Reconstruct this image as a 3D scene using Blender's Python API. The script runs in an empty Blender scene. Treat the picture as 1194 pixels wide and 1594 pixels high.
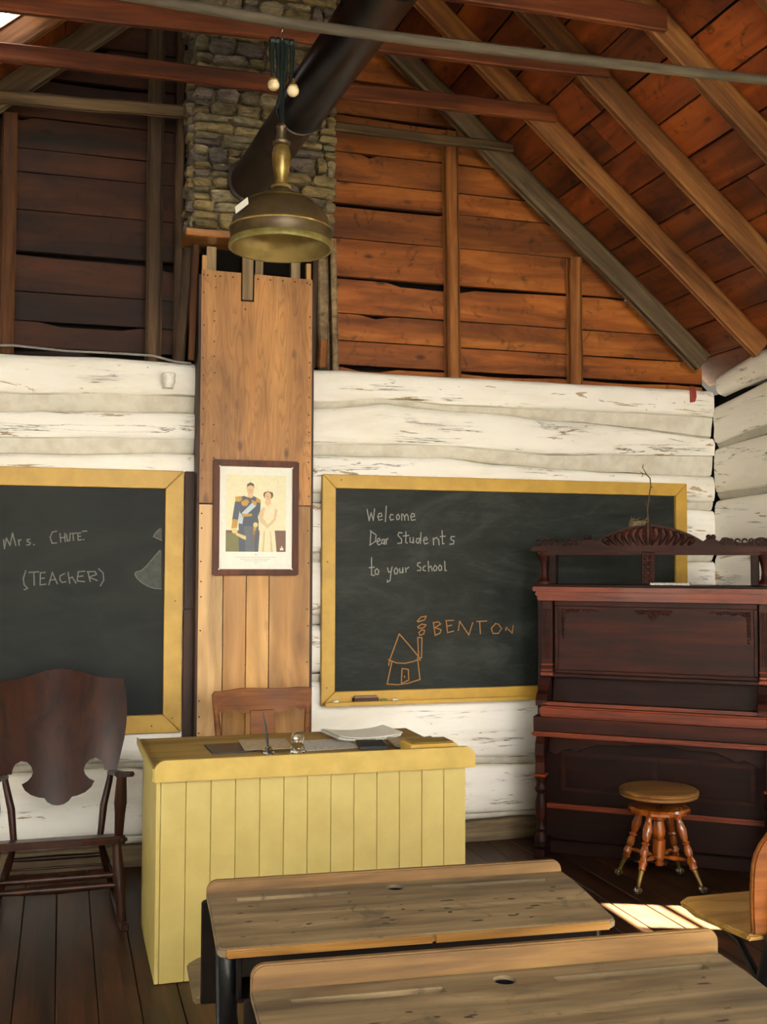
import bpy, bmesh, math, random
from mathutils import Vector, Matrix, noise
rad = math.radians
scene = bpy.context.scene
col = bpy.data.collections.new('schoolroom'); scene.collection.children.link(col)

# ------------------------------------------------------------------ camera
cam_data = bpy.data.cameras.new('camera'); cam = bpy.data.objects.new('camera', cam_data); col.objects.link(cam)
CR = Vector((0.95941537, -0.28197179, 0.00374805)); CF = Vector((0.28153145, 0.95851104, 0.04468373)); CU = CR.cross(CF)
cam.matrix_world = Matrix(((CR.x, CU.x, -CF.x, 0), (CR.y, CU.y, -CF.y, 0), (CR.z, CU.z, -CF.z, 1.565), (0, 0, 0, 1)))
cam_data.sensor_fit = 'VERTICAL'; cam_data.sensor_height = 36; cam_data.lens = 1704.17/1594*36
cam_data.clip_start = 0.05; cam_data.clip_end = 300
scene.camera = cam

# ------------------------------------------------------------------ view, world, sun, window light
vs = scene.view_settings
scene.display_settings.display_device = 'sRGB'
vs.view_transform = 'Standard'; vs.look = 'None'; vs.exposure = 0.42; vs.gamma = 1.0; vs.use_curve_mapping = False
world = bpy.data.worlds.new('world'); scene.world = world; world.use_nodes = True
wn = world.node_tree; wn.nodes.clear()
wo = wn.nodes.new('ShaderNodeOutputWorld'); wb = wn.nodes.new('ShaderNodeBackground')
wb.inputs['Color'].default_value = (1.0, 0.975, 0.93, 1); wb.inputs['Strength'].default_value = 17.0
wn.links.new(wb.outputs[0], wo.inputs[0])
SUN_DIR = Vector((-1.25, 0.50, -1.40)).normalized()
sl = bpy.data.lights.new('sun', 'SUN'); sl.energy = 500.0; sl.angle = rad(0.9); sl.color = (1.0, 0.93, 0.80)
so = bpy.data.objects.new('sun', sl); col.objects.link(so)
so.rotation_euler = SUN_DIR.to_track_quat('-Z', 'Y').to_euler(); so.location = (9, 0, 9)

# room numbers (metres): camera stands at the origin, back wall face y = 5.8
XL, XR, YB, YF = -1.74, 3.80, 5.80, -3.40
ZW = 2.61                                  # top of the log walls
XRIDGE = 0.5*(XL+XR); TAN = 0.855; ANG = math.atan(TAN); COS = math.cos(ANG)
ZR0 = 2.62                                 # underside of rafters at x = XR
RAFT = 0.13
def z_raft(x): return ZR0 + TAN*((XR-x) if x >= XRIDGE else (x-XL))
def z_board(x): return z_raft(x) + RAFT/COS
# (name, side x, y0, y1, z0, z1)
WINDOWS = [(1, XR, 3.10, 4.06, 0.98, 1.78), (2, XR, 0.6, 1.9, 0.75, 2.15), (3, XR, -2.3, -1.0, 0.75, 2.15),
           (4, XL, 2.9, 3.9, 0.95, 2.0), (5, XL, -0.2, 1.0, 0.85, 2.05)]
DOORWAY = (0.9, 2.0, 0.0, 2.15)           # open door in the wall behind the camera: x0, x1, z0, z1
for n, xs, y0, y1, z0, z1 in WINDOWS:
    al = bpy.data.lights.new('window_portal', 'AREA'); al.shape = 'RECTANGLE'; al.size = y1-y0; al.size_y = z1-z0
    al.cycles.is_portal = True
    ao = bpy.data.objects.new('window_portal', al); col.objects.link(ao)
    s = 1 if xs > 0 else -1
    ao.location = (xs+s*0.28, (y0+y1)/2, (z0+z1)/2)
    ao.rotation_euler = Vector((-s, 0, 0)).to_track_quat('-Z', 'Z').to_euler()

al = bpy.data.lights.new('door_portal', 'AREA'); al.shape = 'RECTANGLE'; al.size = 1.1; al.size_y = 2.15; al.cycles.is_portal = True
ao = bpy.data.objects.new('door_portal', al); col.objects.link(ao); ao.location = (1.45, YF-.30, 1.075); ao.rotation_euler = Vector((0, 1, 0)).to_track_quat('-Z', 'Z').to_euler()

# ------------------------------------------------------------------ helpers
def lin(h):
    h = h.lstrip('#'); out = []
    for i in (0, 2, 4):
        c = int(h[i:i+2], 16)/255
        out.append(c/12.92 if c <= 0.04045 else ((c+0.055)/1.055)**2.4)
    return tuple(out)+(1,)

class NT:
    def __init__(s, name):
        s.m = bpy.data.materials.new(name); s.m.use_nodes = True; s.t = s.m.node_tree; s.t.nodes.clear()
        s.out = s.n('ShaderNodeOutputMaterial'); s.b = s.n('ShaderNodeBsdfPrincipled'); s.l(s.b.outputs[0], s.out.inputs[0])
    def n(s, t, **k):
        nd = s.t.nodes.new(t)
        for a, v in k.items(): setattr(nd, a, v)
        return nd
    def l(s, a, b): s.t.links.new(a, b)
    def coords(s, scale, rnd=True):
        tc = s.n('ShaderNodeTexCoord'); mp = s.n('ShaderNodeMapping'); mp.inputs['Scale'].default_value = scale
        s.l(tc.outputs['Object'], mp.inputs['Vector'])
        if rnd:
            oi = s.n('ShaderNodeObjectInfo'); m = s.n('ShaderNodeMath', operation='MULTIPLY'); m.inputs[1].default_value = 37.0
            s.l(oi.outputs['Random'], m.inputs[0]); cx = s.n('ShaderNodeCombineXYZ')
            for i in range(3): s.l(m.outputs[0], cx.inputs[i])
            s.l(cx.outputs[0], mp.inputs['Location'])
        return mp.outputs[0]
    def noise(s, vec, scale=1, detail=5, rough=.6, dist=0):
        nd = s.n('ShaderNodeTexNoise'); nd.inputs['Scale'].default_value = scale; nd.inputs['Detail'].default_value = detail
        nd.inputs['Roughness'].default_value = rough; nd.inputs['Distortion'].default_value = dist
        s.l(vec, nd.inputs['Vector']); return nd.outputs[0]
    def ramp(s, fac, stops):
        r = s.n('ShaderNodeValToRGB'); el = r.color_ramp.elements
        while len(el) < len(stops): el.new(0.5)
        for e, (p, c) in zip(el, stops): e.position = p; e.color = c if len(c) == 4 else tuple(c)+(1,)
        s.l(fac, r.inputs[0]); return r.outputs[0]
    def mix(s, fac, a, b, mode='MIX'):
        m = s.n('ShaderNodeMix', data_type='RGBA', blend_type=mode)
        if isinstance(fac, (int, float)): m.inputs[0].default_value = fac
        else: s.l(fac, m.inputs[0])
        for v, i in ((a, 6), (b, 7)):
            if isinstance(v, tuple): m.inputs[i].default_value = v
            else: s.l(v, m.inputs[i])
        return m.outputs[2]
    def bump(s, h, strength, dist=0.01):
        b = s.n('ShaderNodeBump'); b.inputs['Strength'].default_value = strength; b.inputs['Distance'].default_value = dist
        s.l(h, b.inputs['Height']); s.l(b.outputs[0], s.b.inputs['Normal'])
    def setp(s, **k):
        for a, v in k.items():
            nm = a.replace('_', ' ')
            if isinstance(v, (int, float, tuple)): s.b.inputs[nm].default_value = v
            else: s.l(v, s.b.inputs[nm])

BW = lambda v: (v, v, v, 1)
def wood(name, dark, mid, light, axis='x', rough=.65, bump=.4, grain=26, var=.35, spec=.35, knots=.0, coat=0, long=1.6, stain=None):
    t = NT(name); i = 'xyz'.index(axis)
    sc = [grain]*3; sc[i] = long; v = t.coords(tuple(sc))
    g = t.noise(v, 1, 6, .62, .5)
    c = t.ramp(g, [(.28, lin(dark)), (.5, lin(mid)), (.74, lin(light))])
    sc2 = [4.5]*3; sc2[i] = 1.4; v2 = t.coords(tuple(sc2))
    b = t.noise(v2, 1, 3, .6, .8)
    c = t.mix(t.ramp(b, [(.3, BW(.55)), (.65, BW(1.15))]), BW(0), c, 'MIX') if False else t.mix(1.0, c, t.ramp(b, [(.32, BW(.58)), (.62, BW(1.0))]), 'MULTIPLY')
    if knots:
        sc3 = [7.0]*3; sc3[i] = 3.2; v3 = t.coords(tuple(sc3))
        vo = t.n('ShaderNodeTexVoronoi'); vo.inputs['Scale'].default_value = 1.0; t.l(v3, vo.inputs['Vector'])
        k = t.ramp(vo.outputs['Distance'], [(.05, BW(1-knots)), (.13, BW(1))])
        c = t.mix(1.0, c, k, 'MULTIPLY')
    if stain:
        sv = t.noise(t.coords((9, 9, 9)), 1, 5, .65, 1.2)
        c = t.mix(t.ramp(sv, [(.56, BW(0)), (.70, BW(.75))]), c, lin(stain))
    oi = t.n('ShaderNodeObjectInfo'); hv = t.n('ShaderNodeHueSaturation')
    mr = t.n('ShaderNodeMapRange'); mr.inputs['To Min'].default_value = 1-var; mr.inputs['To Max'].default_value = 1+var*.6
    t.l(oi.outputs['Random'], mr.inputs['Value']); t.l(mr.outputs[0], hv.inputs['Value']); t.l(c, hv.inputs['Color'])
    t.setp(Base_Color=hv.outputs[0], Roughness=rough, Specular_IOR_Level=spec)
    if coat: t.setp(Coat_Weight=coat, Coat_Roughness=.12)
    t.bump(g, bump, .004)
    return t.m
def add_rings(m, dark, i='z', amt=.5):
    """cathedral grain of rotary-cut plywood"""
    nt = m.node_tree; bs = next(n for n in nt.nodes if n.type == 'BSDF_PRINCIPLED'); src = bs.inputs['Base Color'].links[0].from_socket
    tc = nt.nodes.new('ShaderNodeTexCoord'); mp = nt.nodes.new('ShaderNodeMapping'); mp.inputs['Scale'].default_value = (5.5, 1, .62); mp.inputs['Location'].default_value = (-.35, .25, -.9)
    ns_ = nt.nodes.new('ShaderNodeTexNoise'); ns_.inputs['Scale'].default_value = 1.1; ns_.inputs['Detail'].default_value = 3
    wv = nt.nodes.new('ShaderNodeMath'); wv.operation = 'MULTIPLY'; wv.inputs[1].default_value = 30; fr_ = nt.nodes.new('ShaderNodeMath'); fr_.operation = 'FRACT'
    rp = nt.nodes.new('ShaderNodeValToRGB'); e = rp.color_ramp.elements; e[0].position = .0; e[0].color = (1-amt, 1-amt*1.1, 1-amt*1.2, 1); e[1].position = .45; e[1].color = (1, 1, 1, 1); e2 = e.new(.9); e2.color = (1, 1, 1, 1); e3 = e.new(1); e3.color = (1-amt*.6,)*3+(1,)
    mx = nt.nodes.new('ShaderNodeMix'); mx.data_type = 'RGBA'; mx.blend_type = 'MULTIPLY'; mx.inputs[0].default_value = 1
    L_ = nt.links.new; L_(tc.outputs['Object'], mp.inputs[0]); L_(mp.outputs[0], ns_.inputs['Vector']); L_(ns_.outputs[0], wv.inputs[0]); L_(wv.outputs[0], fr_.inputs[0]); L_(fr_.outputs[0], rp.inputs[0]); L_(src, mx.inputs[6]); L_(rp.outputs[0], mx.inputs[7]); L_(mx.outputs[2], bs.inputs['Base Color'])
def plain(name, c, rough=.5, metal=0, bump=0, nscale=30, dirt=.15, spec=.5, coat=0, c2=None):
    t = NT(name); v = t.coords((1, 1, 1)); n = t.noise(v, nscale, 5, .6)
    base = lin(c); d = lin(c2) if c2 else tuple(x*(1-dirt*2) for x in base[:3])+(1,)
    t.setp(Base_Color=t.ramp(n, [(.35, d), (.62, base)]), Roughness=rough, Metallic=metal, Specular_IOR_Level=spec)
    if coat: t.setp(Coat_Weight=coat, Coat_Roughness=.1)
    if bump: t.bump(n, bump, .004)
    return t.m
def painted_log(name, axis):
    t = NT(name); i = 'xyz'.index(axis)
    def sc(a, b):
        s_ = [b]*3; s_[i] = a; return t.coords(tuple(s_))
    base = t.ramp(t.noise(sc(1.2, 5), 1, 5, .6, .3), [(.3, lin('#ebe5d5')), (.5, lin('#f9f5e9')), (.8, lin('#fcf9f0'))])
    flake = t.ramp(t.noise(sc(2.2, 16), 1, 7, .68, .8), [(.625, BW(0)), (.64, BW(1))])
    c = t.mix(flake, base, lin('#b59f7d'))
    rdg = t.n('ShaderNodeMath', operation='SUBTRACT'); rdg.inputs[1].default_value = .5; t.l(t.noise(sc(.8, 17), 1, 8, .6, .6), rdg.inputs[0])
    ra = t.n('ShaderNodeMath', operation='ABSOLUTE'); t.l(rdg.outputs[0], ra.inputs[0])
    ridge = t.ramp(ra.outputs[0], [(.003, BW(.9)), (.010, BW(0))]); gate = t.ramp(t.noise(sc(1.6, 7), 1, 3, .6), [(.53, BW(0)), (.60, BW(1))])
    crack = t.mix(1.0, ridge, gate, 'MULTIPLY')
    c = t.mix(crack, c, lin('#4d4337'))
    sp = t.ramp(t.noise(sc(13, 22), 1, 3, .6, .5), [(.745, BW(0)), (.775, BW(1))])
    c = t.mix(sp, c, lin('#5e5040'))
    t.setp(Base_Color=c, Roughness=.62, Specular_IOR_Level=.3)
    h = t.mix(.5, t.noise(sc(2.5, 26), 1, 8, .65, .8), t.mix(crack, BW(.6), BW(0)))
    t.bump(h, .7, .012)
    return t.m

M = {}
M['log_x'] = painted_log('white painted log', 'x'); M['log_y'] = painted_log('white painted log side', 'y')
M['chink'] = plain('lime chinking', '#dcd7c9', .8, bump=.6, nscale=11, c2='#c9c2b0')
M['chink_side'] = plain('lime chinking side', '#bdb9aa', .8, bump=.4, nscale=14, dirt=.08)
M['earthy'] = wood('unpainted log', '#5a4a36', '#7d6b50', '#a08b6a', 'x', .85, .5)
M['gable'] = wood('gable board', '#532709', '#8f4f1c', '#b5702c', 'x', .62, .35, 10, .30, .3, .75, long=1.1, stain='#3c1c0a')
M['gable_shaded'] = wood('shade-painted gable board', '#1a0b05', '#351909', '#4a2610', 'x', .65, .35, 10, .25, .25, .6, long=1.1, stain='#1c0f08')  # left bay lies in shade, its darkness is put into the board colour
M['roofb'] = wood('roof board', '#481c08', '#84401a', '#a65a22', 'y', .6, .35, 9, .42, .3, .6, long=1.1, stain='#2a140b')
M['rafter'] = wood('rafter wood', '#4e2f18', '#7c5029', '#a07442', 'x', .68, .5, 24, .25, .3, .4)
M['rafter_grey'] = wood('grey rafter wood', '#3d3226', '#66553f', '#85725a', 'x', .8, .5, 24, .1)
M['tie'] = wood('collar tie wood', '#381a0c', '#612f15', '#844c22', 'x', .65, .5, 24, .15, .3, .3)
M['tie_grey'] = wood('peeled pole wood', '#3c2e1e', '#5f4c34', '#7c6748', 'x', .8, .6, 20, .1)
M['stud'] = wood('stud wood', '#5e3517', '#8a5426', '#aa7238', 'z', .7, .5, 24, .18, .3, .3)
M['stud_dark'] = wood('dark stud wood', '#2c1f14', '#4a3622', '#665038', 'z', .8, .5, 24, .15)
M['post_grey'] = wood('weathered post wood', '#5c4a34', '#8c7656', '#b29a72', 'z', .8, .6, 24, .12)
M['black'] = plain('dark backing', '#0c0907', .9, dirt=.1, spec=.1)
M['floor'] = wood('floor board', '#1b0f09', '#36200f', '#56321c', 'y', .42, .3, 26, .3, .28, .25, stain='#231d1a')
M['ply'] = wood('fir plywood', '#8a5a26', '#b47c3e', '#c8904e', 'z', .5, .1, 9, .05, .4, .6, long=.55, stain='#a8713a')
add_rings(M['ply'], None, amt=.28)
M['col_tan'] = wood('tan board', '#a88050', '#caa068', '#d6b07c', 'z', .5, .15, 16, .04, .4, .2)
M['col_brown'] = wood('brown stained board', '#90622e', '#ac7c44', '#bc8c54', 'z', .5, .15, 16, .04, .4, .2)
M['col_orange'] = wood('orange pine board', '#a87a3e', '#c89654', '#d4a464', 'z', .5, .15, 16, .04, .4, .2)
M['dark_wood'] = wood('dark stained side', '#241610', '#3a2417', '#4d3220', 'z', .6, .3)
M['yellow'] = plain('yellow ochre paint', '#c29a3c', .5, bump=.08, nscale=9, dirt=.06, c2='#b28c34')
M['cream'] = plain('pale yellow paint', '#ad9b58', .5, bump=.1, nscale=7, dirt=.05, c2='#a4914f')
M['desk_top'] = wood('worn olive desk top', '#6b5528', '#8f7438', '#a88c4c', 'x', .5, .2, 20, .05)
M['nail'] = plain('nail head', '#2a1c12', .6)
M['walnut'] = wood('walnut frame', '#34170a', '#562a10', '#6c3a1a', 'z', .45, .2, 30, .05, .2)
M['oak'] = wood('varnished oak', '#7c4a1c', '#a86c30', '#c48a48', 'x', .35, .25, 26, .08, .5, coat=.3)
M['school'] = wood('worn school desk wood', '#4c3e2a', '#776446', '#998562', 'x', .5, .3, 24, .08, .5, .2, stain='#3e3526')
M['school_edge'] = wood('honey desk edge wood', '#64461e', '#94682e', '#b08444', 'x', .38, .2, 26, .06, .5, coat=.2)
M['school_ledge'] = wood('worn ledge wood', '#4c3414', '#70512a', '#8e6c3a', 'x', .5, .2, 22, .06, .4, .15)
M['iron'] = plain('black cast iron', '#0d0e11', .32, metal=.3, bump=.15, nscale=60, spec=.5)
M['shade_dark'] = wood('box wood and painted seat shade', '#0c0806', '#140d09', '#1e140e', 'x', .7, .3, 26, .2, .1)  # dark box wood; on the seat backs this tone paints their shade
M['rocker'] = wood('dark mahogany', '#1a0d07', '#30170b', '#3c1c0e', 'z', .36, .12, 20, .05, .2, coat=.03)
M['seat_oak'] = wood('golden oak seat', '#86602a', '#b48a40', '#c89e54', 'x', .38, .15, 24, .05, .5, coat=.2)
M['lip'] = plain('ochre lip paint', '#b09444', .5, bump=.08, nscale=9, c2='#a08638')
M['stud_brown'] = wood('brown stud wood', '#301a0c', '#523016', '#6a4222', 'x', .75, .5, 24, .15, .3, .3)
M['pole'] = wood('dusty grey pole', '#3c352b', '#5a5142', '#736957', 'x', .8, .5, 24, .1)
M['chairoak'] = wood('brown chair wood', '#4e2a0e', '#744218', '#8c5624', 'x', .45, .15, 26, .05, .15, coat=.02)
M['piano'] = wood('rosewood case', '#180703', '#2c0f07', '#461c0c', 'x', .5, .12, 22, .06, .16, coat=.0)
M['piano_red'] = wood('red rosewood molding', '#3a1308', '#6e2a0f', '#94421a', 'x', .4, .12, 22, .06, .3, coat=.08)
M['piano_dark'] = wood('dark rosewood', '#110604', '#1e0c07', '#2b130a', 'x', .5, .12, 22, .06, .12, coat=.0)
M['stool'] = wood('amber stool wood', '#4e2406', '#8c4812', '#b06c26', 'z', .25, .1, 30, .06, .5, coat=.5)
M['stool_seat'] = wood('amber stool seat wood', '#5c3c18', '#80592c', '#9a7440', 'x', .4, .1, 26, .04, .4, coat=.15)
M['brass'] = plain('aged brass', '#84703a', .38, metal=.6, bump=.06, nscale=18, c2='#5e4a1e')
M['brass_dark'] = plain('tarnished brass', '#54462a', .42, metal=.5, bump=.06, nscale=14, c2='#3e3220')
M['brass_in'] = plain('brass shade lining', '#887440', .5, metal=.5, nscale=9, c2='#6c5a30')
M['verdigris'] = plain('green brass rim', '#8a8450', .4, metal=.5, nscale=22, c2='#6e6430')
M['porcelain'] = plain('cream porcelain', '#d8c9a4', .25, nscale=12, c2='#b09a6a', coat=.5)
M['hook'] = plain('dark bronze hook', '#1c2622', .4, metal=.7)
M['pipe'] = plain('black stovepipe steel', '#2c2a2b', .3, metal=.85, bump=.04, nscale=5, c2='#1a1718')
M['steel'] = plain('bright steel', '#b8bcc0', .25, metal=1)
M['pipe_rust'] = plain('rusty stovepipe', '#3a2c24', .5, metal=.6, bump=.08, nscale=9, c2='#241c18')
M['white'] = plain('white plastic', '#f4f2ea', .3)
M['paper'] = plain('white paper', '#e9e7d8', .6, dirt=.03)
M['paper_grey'] = plain('grey newsprint', '#c6c3b8', .7, nscale=120, dirt=.12, c2='#8f8d84')
M['paper_tan'] = plain('tan photocopy', '#b5a68a', .6, nscale=60, dirt=.1, c2='#9c8b6e')
M['slate'] = plain('black folder', '#23262a', .45)
M['red'] = plain('red plastic tag', '#8c2a12', .5)
M['chalk'] = plain('white chalk', '#a2a49c', .9, nscale=300, dirt=.3, c2='#6e716a')
M['chalk_dim'] = plain('faint white chalk', '#80827a', .9, nscale=300, dirt=.3, c2='#565952')
M['chalk_orange'] = plain('orange chalk', '#b07c3c', .9, nscale=300, dirt=.3, c2='#7e5a2c')
M['chalk_fill'] = plain('rubbed chalk', '#4e524c', .9, nscale=30, dirt=.1, c2='#3e423d')
M['chalk_stick'] = plain('chalk stick', '#e8e4d6', .8); M['chalk_green'] = plain('green chalk stick', '#7a8c3c', .8)
M['felt'] = plain('eraser felt', '#4a3428', .9, nscale=90); M['eraser_wood'] = plain('eraser back', '#8c6a54', .6)
M['twig'] = plain('dry twig', '#5a4430', .9, nscale=60); M['nest'] = plain('dry straw', '#7a6a4c', .95, nscale=90, c2='#4a3c28')
M['cable'] = plain('grey cable', '#8a8680', .5)
M['ground'] = plain('meadow ground', '#34332a', .95, nscale=3, c2='#2a2a20')
M['roofskin'] = plain('roof underlay', '#0d0806', .9)
def stone_mat(name, a, b, c):
    t = NT(name); n = t.noise(t.coords((1, 1, 2.5)), 14, 8, .7, .6)
    hv = t.n('ShaderNodeHueSaturation'); oi = t.n('ShaderNodeObjectInfo'); mr = t.n('ShaderNodeMapRange'); mr.inputs['To Min'].default_value = .6; mr.inputs['To Max'].default_value = 1.35
    t.l(oi.outputs['Random'], mr.inputs['Value']); t.l(mr.outputs[0], hv.inputs['Value'])
    t.l(t.ramp(n, [(.3, lin(a)), (.5, lin(b)), (.72, lin(c))]), hv.inputs['Color'])
    t.setp(Base_Color=hv.outputs[0], Roughness=.85); t.bump(n, 1.0, .02); return t.m
M['stone1'] = stone_mat('grey field stone', '#4c4434', '#867a5e', '#ada484')
M['stone2'] = stone_mat('ochre field stone', '#463c26', '#7e6e4a', '#a39366')
M['stone3'] = stone_mat('violet grey stone', '#3a3230', '#6c6258', '#948a7c')
M['mortar'] = stone_mat('clay mortar', '#3c3220', '#6e6144', '#968866')
def glass_mat():
    m = bpy.data.materials.new('window glass'); m.use_nodes = True; t = m.node_tree; t.nodes.clear()
    o = t.nodes.new('ShaderNodeOutputMaterial'); mx = t.nodes.new('ShaderNodeMixShader'); tr = t.nodes.new('ShaderNodeBsdfTransparent'); g = t.nodes.new('ShaderNodeBsdfGlossy'); 
    tr.inputs[0].default_value = (.95, .97, .96, 1); g.inputs['Roughness'].default_value = .02
    mx.inputs[0].default_value = .06; t.links.new(tr.outputs[0], mx.inputs[1]); t.links.new(g.outputs[0], mx.inputs[2]); t.links.new(mx.outputs[0], o.inputs[0]); return m
M['pane'] = glass_mat()
t = NT('clear glass'); t.setp(Base_Color=(.95, 1, .97, 1), Roughness=.03, Transmission_Weight=1.0, IOR=1.45); M['glass'] = t.m
t = NT('chalkboard slate'); n1 = t.noise(t.coords((1.2, 1, 3.2)), 1.3, 5, .6, 1.6); n2 = t.noise(t.coords((2, 1, 9)), 4, 6, .7, .5)
c = t.ramp(n1, [(.35, lin('#151917')), (.55, lin('#202421')), (.75, lin('#343833'))]); c = t.mix(t.ramp(n2, [(.5, BW(0)), (.8, BW(.3))]), c, lin('#484c46'))
t.setp(Base_Color=c, Roughness=.55, Specular_IOR_Level=.18); M['board'] = t.m
t = NT('dark chalkboard slate'); n1 = t.noise(t.coords((1.2, 1, 3.2)), 1.3, 5, .6, 1.6)
t.setp(Base_Color=t.ramp(n1, [(.4, lin('#121614')), (.75, lin('#20241f'))]), Roughness=.55, Specular_IOR_Level=.18); M['board_dark'] = t.m

class B:
    """collects shapes and links them as one mesh object"""
    def __init__(s): s.v = []; s.f = []; s.mi = []; s.cur = 0
    def add(s, vs_, fs):
        o = len(s.v); s.v += [tuple(a) for a in vs_]
        for f in fs: s.f.append([o+i for i in f]); s.mi.append(s.cur)
        return s
    def box(s, c, d, rot=None):
        hx, hy, hz = d[0]/2, d[1]/2, d[2]/2; c = Vector(c)
        P = [Vector((x, y, z)) for x in (-hx, hx) for y in (-hy, hy) for z in (-hz, hz)]
        if rot is not None: P = [rot @ p for p in P]
        return s.add([p+c for p in P], [(0, 1, 3, 2), (4, 6, 7, 5), (0, 4, 5, 1), (2, 3, 7, 6), (0, 2, 6, 4), (1, 5, 7, 3)])
    def b2(s, x0, x1, y0, y1, z0, z1): return s.box(((x0+x1)/2, (y0+y1)/2, (z0+z1)/2), (x1-x0, y1-y0, z1-z0))
    def beam(s, p0, p1, w, h, up=(0, 0, 1)):
        p0 = Vector(p0); p1 = Vector(p1); d = (p1-p0).normalized(); up = Vector(up); r = d.cross(up).normalized(); u = r.cross(d)
        P = [p+r*a*w/2+u*b*h/2 for p in (p0, p1) for a in (-1, 1) for b in (-1, 1)]
        return s.add(P, [(0, 2, 3, 1), (4, 5, 7, 6), (0, 1, 5, 4), (2, 6, 7, 3), (0, 4, 6, 2), (1, 3, 7, 5)])
    def lathe(s, prof, p0=(0, 0, 0), p1=(0, 0, 1), n=20, caps=True):
        """prof = [(radius, distance along p0->p1 in metres)]"""
        p0 = Vector(p0); d = (Vector(p1)-p0).normalized(); a = d.orthogonal().normalized(); b = d.cross(a)
        if abs(d.z) > .99: a = Vector((1, 0, 0)); b = d.cross(a)
        vs_ = []; fs = []
        for r, t in prof:
            for k in range(n):
                th = 2*math.pi*k/n; vs_.append(p0+d*t+(a*math.cos(th)+b*math.sin(th))*r)
        for i in range(len(prof)-1):
            for k in range(n):
                k2 = (k+1) % n; fs.append((i*n+k, i*n+k2, (i+1)*n+k2, (i+1)*n+k))
        if caps:
            fs.append(tuple(range(n))[::-1]); fs.append(tuple(range((len(prof)-1)*n, len(prof)*n)))
        return s.add(vs_, fs)
    def tube(s, pts, r, n=8, flat=1.0):
        pts = [Vector(p) for p in pts]; rr = r if isinstance(r, (list, tuple)) else [r]*len(pts)
        vs_ = []; fs = []; prev = None
        for i, p in enumerate(pts):
            d = (pts[min(i+1, len(pts)-1)]-pts[max(i-1, 0)]).normalized()
            if prev is None: a = d.orthogonal().normalized()
            else:
                a = prev-d*prev.dot(d); a = a.normalized() if a.length > 1e-6 else d.orthogonal().normalized()
            prev = a; b = d.cross(a)
            for k in range(n):
                th = 2*math.pi*k/n; vs_.append(p+(a*math.cos(th)+b*math.sin(th)*flat)*rr[i])
        for i in range(len(pts)-1):
            for k in range(n):
                k2 = (k+1) % n; fs.append((i*n+k, i*n+k2, (i+1)*n+k2, (i+1)*n+k))
        fs.append(tuple(range(n))[::-1]); fs.append(tuple(range((len(pts)-1)*n, len(pts)*n)))
        return s.add(vs_, fs)
    def prism(s, outline, axis, a, b):
        """2-D outline extruded along axis from a to b; outline gives the two other coordinates in xyz order"""
        i = 'xyz'.index(axis); n = len(outline); vs_ = []
        for t_ in (a, b):
            for p in outline:
                q = [p[0], p[1]]; q.insert(i, t_); vs_.append(q)
        fs = [tuple(range(n)), tuple(range(n, 2*n))[::-1]]+[(k, n+k, n+(k+1) % n, (k+1) % n) for k in range(n)]
        return s.add(vs_, fs)
    def ball(s, c, r, n=8, sc=(1, 1, 1)):
        c = Vector(c); vs_ = [c+Vector((0, 0, -r*sc[2]))]; fs = []; m = n//2
        for i in range(1, m):
            ph = math.pi*i/m
            for k in range(n):
                th = 2*math.pi*k/n; vs_.append(c+Vector((r*math.sin(ph)*math.cos(th)*sc[0], r*math.sin(ph)*math.sin(th)*sc[1], -r*math.cos(ph)*sc[2])))
        vs_.append(c+Vector((0, 0, r*sc[2]))); L = len(vs_)-1
        for k in range(n):
            k2 = (k+1) % n; fs.append((0, 1+k2, 1+k))
            for i in range(m-2): fs.append((1+i*n+k, 1+i*n+k2, 1+(i+1)*n+k2, 1+(i+1)*n+k))
            fs.append((L, 1+(m-2)*n+k, 1+(m-2)*n+k2))
        return s.add(vs_, fs)
    def ribbon(s, pts, w, y, off=0):
        for a, b in zip(pts, pts[1:]):
            dx, dz = b[0]-a[0], b[1]-a[1]; L = math.hypot(dx, dz) or 1e-6; nx, nz = -dz/L*w/2, dx/L*w/2; ex, ez = dx/L*w*.4, dz/L*w*.4
            s.add([(a[0]-ex+nx, y, a[1]-ez+nz), (b[0]+ex+nx, y, b[1]+ez+nz), (b[0]+ex-nx, y, b[1]+ez-nz), (a[0]-ex-nx, y, a[1]-ez-nz)], [(0, 1, 2, 3)])
        return s
    def build(s, name, mat, parent=None, smooth=False, bevel=0, seg=1, loc=None, rot=None, autosmooth=None):
        me = bpy.data.meshes.new(name)
        vv = s.v
        if loc is not None and parent is not None or loc is not None: vv = s.v
        me.from_pydata(vv, [], s.f)
        mats = mat if isinstance(mat, (list, tuple)) else [mat]
        for m_ in mats: me.materials.append(M[m_] if isinstance(m_, str) else m_)
        if len(mats) > 1:
            for p, i in zip(me.polygons, s.mi): p.material_index = i
        bm = bmesh.new(); bm.from_mesh(me); bmesh.ops.recalc_face_normals(bm, faces=bm.faces)
        if bevel: 
            es = [e for e in bm.edges if len(e.link_faces) == 2 and e.calc_face_angle(0) > rad(35)]
            bmesh.ops.bevel(bm, geom=es, offset=bevel, segments=seg, affect='EDGES', clamp_overlap=True)
        bm.to_mesh(me); bm.free()
        if smooth:
            me.polygons.foreach_set('use_smooth', [True]*len(me.polygons))
            me.set_sharp_from_angle(angle=rad(autosmooth or 40))
        o = bpy.data.objects.new(name, me); col.objects.link(o)
        if parent is not None: o.parent = parent
        if loc is not None: o.location = loc
        if rot is not None: o.rotation_euler = rot
        return o
from mathutils.geometry import delaunay_2d_cdt
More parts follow.
